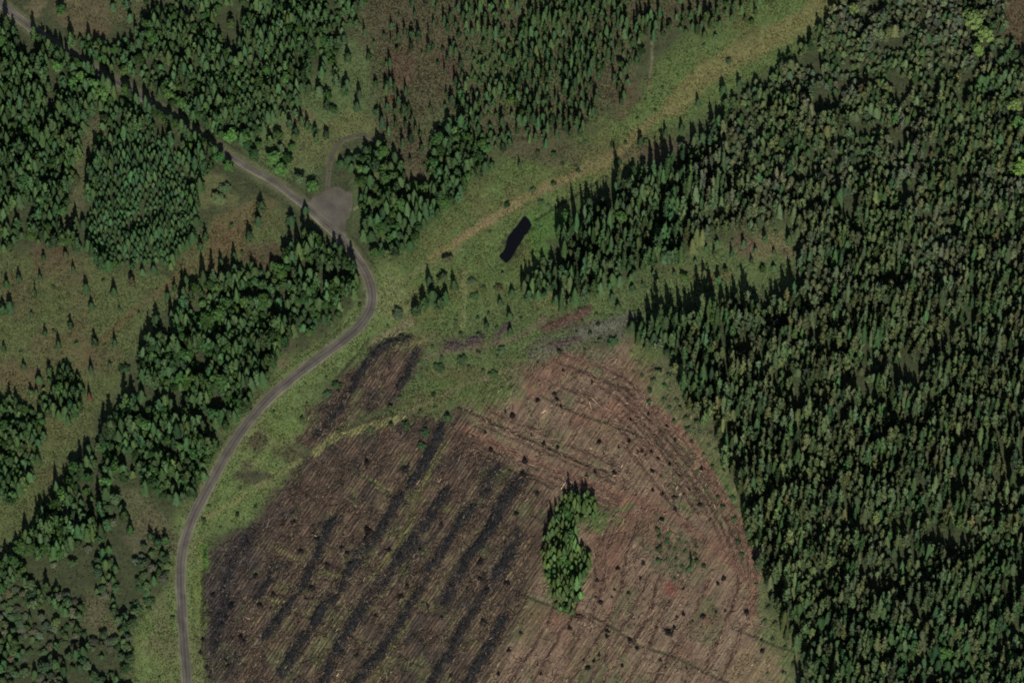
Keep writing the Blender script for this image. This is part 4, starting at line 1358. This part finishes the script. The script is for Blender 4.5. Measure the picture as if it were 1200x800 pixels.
def place_mass(kind, trees):
    if not trees:
        return
    name, label = MASS[kind]
    V, F, T, n = [], [], [], 0
    for t in trees:
        v, f = MODELS[kind][t['var'] % len(MODELS[kind])]
        c, s = math.cos(t['rot']), math.sin(t['rot'])
        q = np.empty_like(v)
        q[:, 0] = (v[:, 0] * c - v[:, 1] * s) * t['r'] + t['x']
        q[:, 1] = (v[:, 0] * s + v[:, 1] * c) * t['r'] + t['y']
        q[:, 2] = v[:, 2] * t['h'] - .05
        V.append(q)
        F.append(f + n)
        n += len(v)
        T.append(np.tile(np.array(t['tint']), (len(v), 1)))
        if kind in ('fir_tree', 'broadleaf_tree'):
            v, f = TRUNKS[kind]
            q = np.c_[v[:, 0] * t['r'] + t['x'], v[:, 1] * t['r'] + t['y'], v[:, 2] * t['h'] - .05]
            V.append(q)
            F.append(f + n)
            n += len(v)
            T.append(np.tile(np.array([.09, .075, .06]), (len(v), 1)))
    me = quad_mesh(name, np.vstack(V), np.vstack(F), [MAT_LEAF_A], tint=np.vstack(T))
    tag(link(name, me), label, None, None, 'stuff')


report = {}
for kind in MODELS:
    ts = [t for t in TREES if t['kind'] == kind]
    inside = [t for t in ts if -4 < t['px'] < 1204 and 2 < t['py'] < 806]
    # lone ones first, then those on open land, then the stand edges, then the tallest inside
    inside.sort(key=lambda t: (0 if t['lone'] else 1 if t['zone'] in OPEN else 2 if t['edge'] else 3, -t['h'] * t['r']))
    things = inside[:300]
    ids = {id(t) for t in things}
    rest = [t for t in ts if id(t) not in ids]
    if len(ts) <= 300:
        things, rest = ts, []
    for t in things:
        place_tree(t)
    place_mass(kind, rest)
    report[kind] = (len(ts), len(things), len(rest))
print('TREES', report)

# ------------------------------------------------------------------ stumps and root plates on the felled land


def z_(ox, oy, s, pts):
    return [(ox + a / s, oy + b / s) for a, b in pts]


STUMPS = z_(220, 600, 4, [(280, 135), (320, 290), (205, 430), (175, 490), (160, 520), (250, 580), (262, 600), (180, 690), (190, 715), (530, 180), (610, 120), (720, 160), (745, 185), (840, 100),
                          (830, 120), (765, 235), (580, 350), (555, 400), (340, 430), (880, 480), (400, 380), (500, 40), (650, 240), (120, 380), (70, 590), (60, 650), (90, 720)])
STUMPS += z_(400, 480, 4, [(300, 280), (120, 240), (115, 590), (125, 560), (30, 660), (40, 710), (820, 480), (650, 710), (370, 650), (470, 530), (850, 300), (890, 110), (800, 20), (770, 5),
                           (700, 180), (950, 150), (920, 385), (675, 100), (860, 230)])
STUMPS += z_(400, 640, 5, [(345, 290), (205, 410), (505, 345), (385, 225), (470, 10), (280, 15), (60, 90), (815, 95), (810, 185), (965, 205), (735, 240), (590, 410), (830, 430), (90, 630), (640, 750), (980, 600)])
STUMPS += z_(600, 380, 4, [(90, 510), (150, 550), (215, 570), (120, 350), (200, 320), (210, 345), (230, 380), (430, 600), (500, 570), (590, 595), (610, 590), (655, 590), (685, 625), (740, 650), (785, 705),
                           (480, 690), (390, 685), (350, 705), (640, 415), (725, 470), (765, 535), (830, 770), (660, 770), (705, 790), (375, 265), (410, 545), (555, 440), (240, 210), (690, 210), (890, 670), (550, 545)])
STUMPS += z_(580, 640, 5, [(660, 490), (655, 520), (830, 590), (790, 545), (720, 120), (700, 245), (685, 290), (850, 180), (600, 190), (610, 630), (520, 660), (580, 665), (545, 705), (745, 690), (970, 660), (1020, 500),
                           (1065, 405), (1105, 390), (1160, 430), (950, 470), (780, 265), (1105, 240), (80, 600), (250, 685), (20, 740), (270, 740), (1000, 705), (870, 90), (150, 500), (435, 470), (590, 290), (620, 320), (1050, 470)])
STUMPS += z_(720, 660, 5, [(650, 270), (595, 275), (520, 300), (775, 280), (460, 330), (400, 290), (365, 305), (320, 405), (130, 490), (40, 595), (270, 560), (305, 605), (425, 610), (865, 505), (820, 690), (605, 110), (640, 80)])
STUMPS += z_(700, 520, 5, [(100, 160), (380, 290), (450, 305), (600, 350), (455, 375), (375, 435), (550, 265), (330, 265), (420, 235), (490, 190), (320, 150), (740, 140), (280, 60)])
stump_meshes = [quad_mesh('stump', *unit_stump(200 + i), [MAT_STUMP]) for i in range(5)]
seen = []
for px, py in STUMPS:
    if any((px - a) ** 2 + (py - b) ** 2 < 20 for a, b in seen) or not (2 < px < 1198 and py < 797):
        continue
    seen.append((px, py))
    x, y = p2w(px, py + 1.5)
    o = link('tree_stump', stump_meshes[int(rng.integers(0, 5))], loc=(float(x), float(y), 0.0))
    s = rng.lognormal(.08, .28) * (1.35 if samp(M['black_cut'], px, py) > .5 else .92)
    o.scale = (s, s * rng.uniform(.8, 1.1), rng.uniform(.8, 1.35))
    o.rotation_euler = (rng.uniform(-.2, .2), rng.uniform(-.2, .2), rng.uniform(0, 6.28))
    o.color = (*(np.array([.017, .015, .014]) * rng.uniform(.7, 1.3)), 1)
    black = samp(M['black_cut'], px, py) > .5
    lab = 'small dark stump dotted among the brash rows of the black felled field' if black else 'small dark stump dotted over the bare brown felled field'
    tag(o, lab, 'tree stump', lab)


# ------------------------------------------------------------------ sticks
def sticks(x, y, z, ang, pitch, length, width, tint):
    """thin three-dimensional branch pieces: each a tapered three-sided bar"""
    n = len(x)
    d = np.c_[np.cos(ang) * np.cos(pitch), np.sin(ang) * np.cos(pitch), np.sin(pitch)]
    a = np.c_[-np.sin(ang), np.cos(ang), np.zeros(n)]
    b = np.cross(d, a)
    c = np.c_[x, y, z]
    ring = []
    for e, k in ((-.5, 1.0), (.5, .55)):
        for t in (0.5, 2.6, 4.7):
            ring.append(c + d * (length * e)[:, None] + (a * math.cos(t) + b * math.sin(t)) * (width * .5 * k)[:, None])
    V = np.stack(ring, 1).reshape(-1, 3)
    base = np.arange(n)[:, None] * 6
    F = np.stack([np.concatenate([base + np.array(q)], 1) for q in ((0, 1, 4, 3), (1, 2, 5, 4), (2, 0, 3, 5))], 1).reshape(-1, 4)
    return V, F, np.repeat(tint, 6, 0)


def heap(pts, hw, base_tint, height=.7, dens=1.0, along=.35):
    """one row of brash: a lumpy low bank buried in branches"""
    ln = smooth_line(pts, 6)
    wx, wy = p2w(ln[:, 0], ln[:, 1])
    P = np.c_[wx, wy]
    seg = np.hypot(*np.diff(P, axis=0).T)
    L = np.r_[0, np.cumsum(seg)]
    W = hw * MPP * .9
    nl = max(6, int(L[-1] / .8))
    s = np.linspace(0, L[-1], nl)
    cx = np.interp(s, L, P[:, 0])
    cy = np.interp(s, L, P[:, 1])
    tx = np.gradient(cx)
    ty = np.gradient(cy)
    tl = np.hypot(tx, ty)
    tx, ty = tx / tl, ty / tl
    k = np.linspace(-1, 1, 9)
    taper = np.clip(np.minimum(s, L[-1] - s) / (W * .8), .2, 1)
    wn = W * taper * (.45 + 1.1 * N1.fbm(cx, cy, 6, 3))
    off = (N2.fbm(cx, cy, 7, 2) - .5) * W * .8
    X = cx[:, None] - ty[:, None] * (k * wn[:, None] + off[:, None])
    Y = cy[:, None] + tx[:, None] * (k * wn[:, None] + off[:, None])
    H = height * taper[:, None] * (1 - k ** 2) * np.clip(2.8 * N3.fbm(X, Y, 3.0, 3) - .75, -.1, 1.6) - .06
    V1 = np.stack([X, Y, H], -1).reshape(-1, 3)
    F1 = np.array([(i * 9 + j, (i + 1) * 9 + j, (i + 1) * 9 + j + 1, i * 9 + j + 1) for i in range(nl - 1) for j in range(8)])
    T1 = np.tile(base_tint, (len(V1), 1)) * rng.uniform(.7, 1.2, (len(V1), 1))
    n = int(L[-1] * W * 13 * dens)
    i = rng.integers(0, nl, n)
    q = np.clip(rng.normal(0, .85, n), -2.6, 2.6)
    sx = cx[i] - ty[i] * (q * wn[i] + off[i]) + rng.normal(0, .7, n)
    sy = cy[i] + tx[i] * (q * wn[i] + off[i]) + rng.normal(0, .7, n)
    sz = height * taper[i] * np.clip(1 - q ** 2, 0, 1) * np.clip(2.6 * N3.fbm(sx, sy, 3.0, 3) - .75, 0, 1.4) + rng.uniform(.02, .16, n)
    ang = np.where(rng.random(n) < along, np.arctan2(ty[i], tx[i]) + rng.normal(0, .25, n), rng.uniform(0, 6.28, n))
    tint = np.tile(base_tint, (n, 1)) * rng.lognormal(.05, .65, (n, 1))
    pale = rng.random(n) < .07
    tint[pale] = np.array([.17, .15, .125]) * rng.uniform(.7, 1.1, (pale.sum(), 1))
    V2, F2, T2 = sticks(sx, sy, sz, ang, rng.normal(.1, .22, n), rng.uniform(.7, 2.6, n), rng.uniform(.09, .22, n), tint)
    return np.vstack([V1, V2]), np.vstack([F1, F2 + len(V1)]), np.vstack([T1, T2])


def longer(pts, e=7):
    p = [np.array(q, float) for q in pts]
    a = (p[0] - p[1]) / np.linalg.norm(p[0] - p[1])
    b = (p[-1] - p[-2]) / np.linalg.norm(p[-1] - p[-2])
    return [tuple(p[0] + a * e)] + [tuple(q) for q in p[1:-1]] + [tuple(p[-1] + b * e)]


for pts, hw, lab in WINDROWS:
    pts = longer(pts)
    V, F, T = heap(pts, hw, np.array([.026, .025, .025]))
    tag(link('brash_row', quad_mesh('brash_row', V, F, [MAT_TWIG_A], tint=T)), 'dark row of cut branches ' + lab, 'brash row', 'rows of cut branches on the black felled land')
V, F, T = heap(RED_HEAPS[0][0], RED_HEAPS[0][1], np.array([.115, .072, .054]), .5, .55)
tag(link('branch_heap', quad_mesh('branch_heap', V, F, [MAT_TWIG_A], tint=T)), RED_HEAPS[0][2], 'branch heap')
V, F, T = heap(RED_HEAPS[1][0], RED_HEAPS[1][1], np.array([.075, .058, .055]), .7)
tag(link('branch_heap', quad_mesh('branch_heap', V, F, [MAT_TWIG_A], tint=T)), RED_HEAPS[1][2], 'branch heap')
for pts_, hw_, tn_, lab_ in (([(640, 408), (662, 402), (684, 398)], 4, (.10, .075, .06), 'brown branch heap along the top edge of the brown felled field'),
                             ([(576, 400), (590, 386), (599, 370)], 3.5, (.085, .06, .055), 'short purplish heap of branches on the grass north of the fields')):
    V, F, T = heap(pts_, hw_, np.array(tn_), .5, .7)
    tag(link('branch_heap', quad_mesh('branch_heap', V, F, [MAT_TWIG_A], tint=T)), lab_, 'branch heap')
V, F, T = heap([(673, 722), (678, 722), (684, 723)], 2.6, np.array([.055, .034, .022]), 1.1, 2)
tag(link('branch_heap', quad_mesh('branch_heap', V, F, [MAT_TWIG_A], tint=T)), 'small dark brown heap at the foot of the bright island clump', 'branch heap')

# ------------------------------------------------------------------ loose ground stuff
def scatter(zones, n, base=0.0):
    m = np.full(GX.shape, base)
    for z in zones:
        m = np.maximum(m, blur(M[z], 5))
    m = m * (1 - gravel_mask) * (pond_mask < .2)
    ok = (GX > -40) & (GX < 1240) & (GY > -40) & (GY < 840) & (m > .25)
    iy, ix = np.nonzero(ok)
    w = m[iy, ix]
    p = rng.choice(len(iy), n, p=w / w.sum())
    px = ix[p] * RES + X0 + rng.uniform(-1, 1, n)
    py = iy[p] * RES + Y0 + rng.uniform(-1, 1, n)
    clear = line_dist(px, py, road_line, 12) > 6.5
    return px[clear], py[clear]


px, py = scatter(('black_cut', 'black_patch', 'brown_cut'), 110000)
keep = rng.random(len(px)) < np.where(samp(M['brown_cut'], px, py) > .5, .3, 1.0) * np.clip((N5.fbm(px, py, 14, 3) - .40) * 5, .12, 1)
px, py = px[keep], py[keep]
wx, wy = p2w(px, py)
col, _ = cover(px, py)
n = len(px)
dark = samp(np.maximum(M['black_cut'], M['black_patch']), px, py)
tint = col * rng.lognormal(-.15, .65, (n, 1))
pale = rng.random(n) < np.where(dark > .5, .045, .06)
pale |= (dark < .5) & (rng.random(n) < .06)
tint[pale] = np.array([.27, .225, .17]) * rng.uniform(.6, 1.0, (pale.sum(), 1))
ang = math.radians(58) + rng.normal(0, .25, n)
rnd = rng.random(n) < .35
ang[rnd] = rng.uniform(0, 6.28, rnd.sum())
V, F, T = sticks(wx, wy, rng.uniform(.06, .4, n), ang, rng.normal(0, .1, n), rng.lognormal(.25, .5, n), rng.uniform(.14, .42, n), tint)
rows = [(p, 3.0) for p, hw in RUTS]
LV, LF, LT = [V], [F], [T]
base = len(V)
for pts, hw in rows:
    ln = np.asarray(pts, float)
    m_ = int(np.hypot(*np.diff(ln, axis=0).T).sum() * .8)
    u = rng.uniform(0, len(ln) - 1.001, m_)
    a0 = ln[u.astype(int)]
    a1 = ln[u.astype(int) + 1]
    q = a0 + (a1 - a0) * (u % 1)[:, None] + rng.normal(0, 2.0, (m_, 2))
    x_, y_ = p2w(q[:, 0], q[:, 1])
    b0 = np.array(p2w(a0[:, 0], a0[:, 1])).T
    b1 = np.array(p2w(a1[:, 0], a1[:, 1])).T
    g = np.arctan2(b1[:, 1] - b0[:, 1], b1[:, 0] - b0[:, 0]) + rng.normal(0, .4, m_)
    tn = np.array([.17, .108, .078]) * rng.lognormal(.0, .5, (m_, 1))
    v_, f_, t_ = sticks(x_, y_, rng.uniform(.05, .5, m_), g, rng.normal(0, .12, m_), rng.lognormal(.4, .5, m_), rng.uniform(.14, .4, m_), tn)
    LV.append(v_)
    LF.append(f_ + base)
    LT.append(t_)
    base += len(v_)
V, F, T = np.vstack(LV), np.vstack(LF), np.vstack(LT)
tag(link('brash_litter', quad_mesh('brash_litter', V, F, [MAT_TWIG_A], tint=T)), 'loose sticks and branches littering both felled fields', None, None, 'stuff')


def tufts(px, py, height, width, tint):
    """grass and heather tussocks: three leaning blades fans each"""
    x, y = p2w(px, py)
    n = len(x)
    V, F, T = [], [], []
    for k in range(3):
        a = rng.uniform(0, 6.28, n)
        c, s = np.cos(a), np.sin(a)
        l = rng.uniform(.1, .5, n) * height
        w = width * .5
        V.append(np.stack([np.c_[x - s * w, y + c * w, np.full(n, -.05)], np.c_[x + s * w, y - c * w, np.full(n, -.05)],
                           np.c_[x + s * w * .7 + c * l, y - c * w * .7 + s * l, height], np.c_[x - s * w * .7 + c * l, y + c * w * .7 + s * l, height * .9]], 1).reshape(-1, 3))
        T.append(np.repeat(tint, 4, 0))
    V = np.vstack(V)
    F = np.arange(len(V)).reshape(-1, 4)
    return V, F, np.vstack(T)


px, py = scatter(('meadow', 'ride', 'verge', 'between', 'bushy', 'glade', 'glade_b', 'glade_c', 'north_corner'), 60000)
col, _ = cover(px, py)
tint = col * rng.lognormal(.08, .14, (len(px), 1)) * (1 + rng.normal(size=(len(px), 3)) * .06)
V, F, T = tufts(px, py, rng.uniform(.12, .38, len(px)), rng.uniform(.4, .9, len(px)), tint)
pq, pr = scatter(('between',), 45000, .5)
col, _ = cover(pq, pr)
ok = np.maximum(samp(M['black_cut'], pq, pr), np.maximum(samp(M['brown_cut'], pq, pr), samp(M['black_patch'], pq, pr))) < .3
pq, pr, col = pq[ok], pr[ok], col[ok]
V2, F2, T2 = tufts(pq, pr, rng.uniform(.1, .4, len(pq)), rng.uniform(.4, 1.0, len(pq)), col * rng.lognormal(.08, .17, (len(pq), 1)))
V, F, T = np.vstack([V, V2]), np.vstack([F, F2 + len(V)]), np.vstack([T, T2])
tag(link('rough_grass', quad_mesh('rough_grass', V, F, [MAT_GRASS_A], tint=T)), 'tussocky rough grass over meadow, ride and verges', None, None, 'stuff')
px, py = scatter(('heath', 'heath_wood', 'bare_ne'), 22000)
col, _ = cover(px, py)
tint = col * rng.lognormal(.0, .33, (len(px), 1))
V, F, T = tufts(px, py, rng.uniform(.2, .5, len(px)), rng.uniform(.5, 1.0, len(px)), tint)
tag(link('heather', quad_mesh('heather', V, F, [MAT_GRASS_A], tint=T)), 'brown heather carpeting the open heath', None, None, 'stuff')

# ------------------------------------------------------------------ ground: one sheet out to the horizon
def axis(lo, hi, step, far):
    mid = np.arange(lo, hi + step * .5, step)
    out, s, p = [], step, hi
    while p < far:
        s *= 1.35
        p += s
        out.append(p)
    up = np.array(out)
    out, s, p = [], step, lo
    while p > -far:
        s *= 1.35
        p -= s
        out.append(p)
    return np.r_[np.array(out)[::-1], mid, up]


ax = axis(-275, 275, .62, 9000)
ay = axis(-212, 212, .62, 9000)
WX, WY = np.meshgrid(ax, ay)
wx, wy = WX.ravel(), WY.ravel()
px, py = w2p(np.clip(wx, -600, 600), np.clip(wy, -500, 500))
col, furrow = cover(px, py)
near = (np.abs(wx) < 290) & (np.abs(wy) < 230)
zz = np.zeros(len(wx))
rough = (N1.fbm(wx, wy, 6, 4) - .5) * .55 + (N4.fbm(wx, wy, 1.6, 2) - .5) * .22
rd = line_dist(px, py, road_line, 30)
gr = samp(blur(gravel_mask, 4), px, py)
sp = np.minimum(line_dist(px, py, spur_line, 12), line_dist(px, py, smooth_line(SPUR2, 5), 12))
flat = np.clip((rd - 8) / 6, 0, 1) * np.clip(1 - gr * 2.5, 0, 1) * np.clip((sp - 4) / 4, 0, 1)
zz += rough * flat
drain = np.full(len(wx), 1e9)
for d in DRAINS:
    drain = np.minimum(drain, line_dist(px, py, smooth_line(d, 4), 8))
cut = np.clip(1 - drain / 2.6, 0, 1)
zz -= cut * .75 * flat
rut = np.full(len(wx), 1e9)
for pts_, hw_ in RUTS:
    rut = np.minimum(rut, line_dist(px, py, pts_, 6))
zz -= np.clip(1 - rut / 2.2, 0, 1) * .4 * np.clip(N4.fbm(px, py, 14) * 3 - .7, 0, 1)
col = lerp(col, (.055, .062, .034), np.clip(cut * 1.3, 0, 1) * .75)
# roadside ditch
zz -= np.clip(1 - np.abs(rd - 13) / 3, 0, 1) * .25 * flat
pm = samp(pond_mask, px, py)
pm = np.where(pm > .04, pm + (N3.fbm(wx, wy, 3.2, 3) - .5) * 1.5, 0)
zz = np.where(pm > .05, zz * (1 - np.clip(pm * 2, 0, 1)) - np.clip(pm * 1.6 - .2, 0, 1) * 1.1, zz)
col = lerp(col, (.03, .03, .018), np.clip(pm * 2 - .3, 0, 1) * .8)
zz[~near] = np.where(np.hypot(wx, wy) > 280, -.1, 0)[~near]
# gravel dust on the verges right beside the road
col = lerp(col, (.175, .165, .095), np.clip((10.5 - rd) / 3.5, 0, 1) * .35)
nx_, ny_ = len(ax), len(ay)
I = np.arange(nx_ * ny_).reshape(ny_, nx_)
F = np.stack([I[:-1, :-1], I[:-1, 1:], I[1:, 1:], I[1:, :-1]], -1).reshape(-1, 4)
me = quad_mesh('ground', np.c_[wx, wy, zz], F, [ground_mat()], smooth=True)
a = me.attributes.new('albedo', 'FLOAT_COLOR', 'POINT')
c4 = np.ones((len(wx), 4), np.float32)
c4[:, :3] = col
a.data.foreach_set('color', c4.ravel())
a = me.attributes.new('furrow', 'FLOAT', 'POINT')
a.data.foreach_set('value', furrow.astype(np.float32))
tag(link('ground', me), 'open land of grass, heath and felled soil under the woods', None, None, 'structure')

# ------------------------------------------------------------------ road, turning area, spur track, pond
ROADM = road_mat()


def strip(name, pts, prof, label, n=7, wob=.25, wide=None):
    """a track: prof = [(offset m, height m, albedo)] across"""
    ln = smooth_line(pts, n)
    x, y = p2w(ln[:, 0], ln[:, 1])
    tx, ty = np.gradient(x), np.gradient(y)
    tl = np.hypot(tx, ty)
    tx, ty = tx / tl, ty / tl
    V, T = [], []
    w = len(prof)
    wd = np.ones(len(x)) if wide is None else np.interp(np.arange(len(x)) / n, wide[0], wide[1])
    for o, h, c in prof:
        o = o * wd
        e = (N2.fbm(x + o * 9, y, 9, 3) - .5) * 2 * wob
        V.append(np.c_[x - ty * (o + e), y + tx * (o + e), np.full(len(x), h)])
        k = .7 + .6 * N3.fbm(x, y + o * 5, 10, 4)
        T.append(np.array(c)[None] * k[:, None])
    V = np.stack(V, 1).reshape(-1, 3)
    T = np.stack(T, 1).reshape(-1, 3)
    F = np.array([(i * w + j + 1, i * w + j, (i + 1) * w + j, (i + 1) * w + j + 1) for i in range(len(x) - 1) for j in range(w - 1)])
    me = quad_mesh(name, V, F, [ROADM], tint=T, smooth=True)
    return tag(link(name, me), label, None, None, 'structure')


E, Rr, Wt = (.15, .142, .085), (.082, .074, .06), (.128, .117, .096)
strip('road', ROAD, [(-3.2, -.12, (.12, .125, .06)), (-2.7, .09, E), (-2.2, .12, (.15, .14, .11)), (-1.7, .14, Rr), (-1.0, .16, Wt), (-.35, .17, Rr), (.35, .17, Rr), (1.0, .16, Wt), (1.7, .14, Rr), (2.2, .12, (.15, .14, .11)),
                     (2.7, .09, E), (3.2, -.12, (.12, .125, .06))], 'grey gravel forest road winding down past the turning area', wob=.4,
      wide=([0, 3, 8, 12, 15, 18, 24, 40], [.8, .75, .52, .55, .8, .9, .95, .85]))
strip('spur_track', SPUR, [(-1.5, -.1, (.085, .095, .045)), (-1.1, .05, (.11, .10, .065)), (-.6, .07, (.09, .08, .06)), (0, .07, (.085, .085, .052)), (.6, .07, (.09, .08, .06)), (1.1, .05, (.11, .10, .065)), (1.5, -.1, (.085, .095, .045))],
      'narrow curved track leading up from the gravel turning area')
strip('footpath', SPUR2, [(-.9, -.1, (.13, .13, .075)), (-.6, .04, (.15, .145, .085)), (.6, .04, (.15, .145, .085)), (.9, -.1, (.13, .13, .075))], 'short pale path leaving the east side of the gravel')


def plate(name, pts, z, edge_z, mat, label, tint=None, inner=.86):
    ln = smooth_line(pts + [pts[0]], 6)[:-1]
    x, y = p2w(ln[:, 0], ln[:, 1])
    c = np.array([x.mean(), y.mean()])
    n = len(x)
    if tint is not None:
        k = 1 + (N3.fbm(x, y, 5, 3) - .5) * .35
        x, y = c[0] + (x - c[0]) * k, c[1] + (y - c[1]) * k
    rings = [(1.0, edge_z), (.96, z - .02), (inner, z), (.5, z + .01), (.02, z + .015)]
    V = np.vstack([np.c_[c[0] + (x - c[0]) * k, c[1] + (y - c[1]) * k, np.full(n, h)] for k, h in rings])
    F = np.array([(i * n + j, i * n + (j + 1) % n, (i + 1) * n + (j + 1) % n, (i + 1) * n + j) for i in range(len(rings) - 1) for j in range(n)])
    t = None
    if tint is not None:
        t = np.vstack([np.tile(np.array(q), (n, 1)) for q in tint])
    me = quad_mesh(name, V, F, [mat], tint=t)
    bm = bmesh.new()
    bm.from_mesh(me)
    bmesh.ops.recalc_face_normals(bm, faces=bm.faces)
    bm.to_mesh(me)
    bm.free()
    return tag(link(name, me), label, None, None, 'structure')


plate('gravel_yard', GRAVEL, .09, -.12, ROADM, 'bare grey gravel turning area beside the road', [(.12, .118, .07), (.125, .114, .082), (.112, .10, .078), (.102, .091, .074), (.098, .088, .073)])
plate('pond', [(603 + (a - 603) * 1.12, 282 + (b_ - 282) * 1.1) for a, b_ in POND], -.36, -.36, water_mat(), 'narrow black pond lying in the grassy ride')

# ------------------------------------------------------------------ light, sky, camera
SUN_EL, SUN_AZ = math.radians(40), math.radians(174)      # azimuth clockwise from the top of the picture: the sun stands low in the south
sx, sy, sz = math.sin(SUN_AZ) * math.cos(SUN_EL), math.cos(SUN_AZ) * math.cos(SUN_EL), math.sin(SUN_EL)
w = bpy.data.worlds.new('World')
scene.world = w
w.use_nodes = True
nt = w.node_tree
bg = nt.nodes['Background']
sky = nt.nodes.new('ShaderNodeTexSky')
sky.sky_type = 'NISHITA'
sky.sun_disc = False
sky.sun_elevation = SUN_EL
sky.sun_rotation = SUN_AZ
nt.links.new(sky.outputs[0], bg.inputs[0])
bg.inputs[1].default_value = .05
sun = bpy.data.lights.new('sun', 'SUN')
sun.energy = 3.9
sun.angle = math.radians(.5)
sun.color = (1, .97, .91)
so = bpy.data.objects.new('sun', sun)
COL.objects.link(so)
from mathutils import Vector
so.rotation_euler = Vector((sx, sy, sz)).to_track_quat('Z', 'Y').to_euler()
so.location = (sx * 500, sy * 500, sz * 500)

cam = bpy.data.cameras.new('camera')
cam.sensor_width = 36
cam.sensor_fit = 'HORIZONTAL'
cam.lens = 36 * DIST / (1200 * MPP)
cam.clip_start = 100
cam.clip_end = 40000
co = bpy.data.objects.new('camera', cam)
COL.objects.link(co)
co.location = CAM
co.rotation_euler = (TH, 0, 0)
scene.camera = co

vs = scene.view_settings
vs.view_transform = 'Standard'
vs.look = 'None'
vs.exposure = .15
vs.gamma = 1
vs.use_curve_mapping = False
scene.cycles.filter_width = 1.9
scene.cycles.use_denoising = False
scene.cycles.max_bounces = 4
scene.cycles.diffuse_bounces = 2
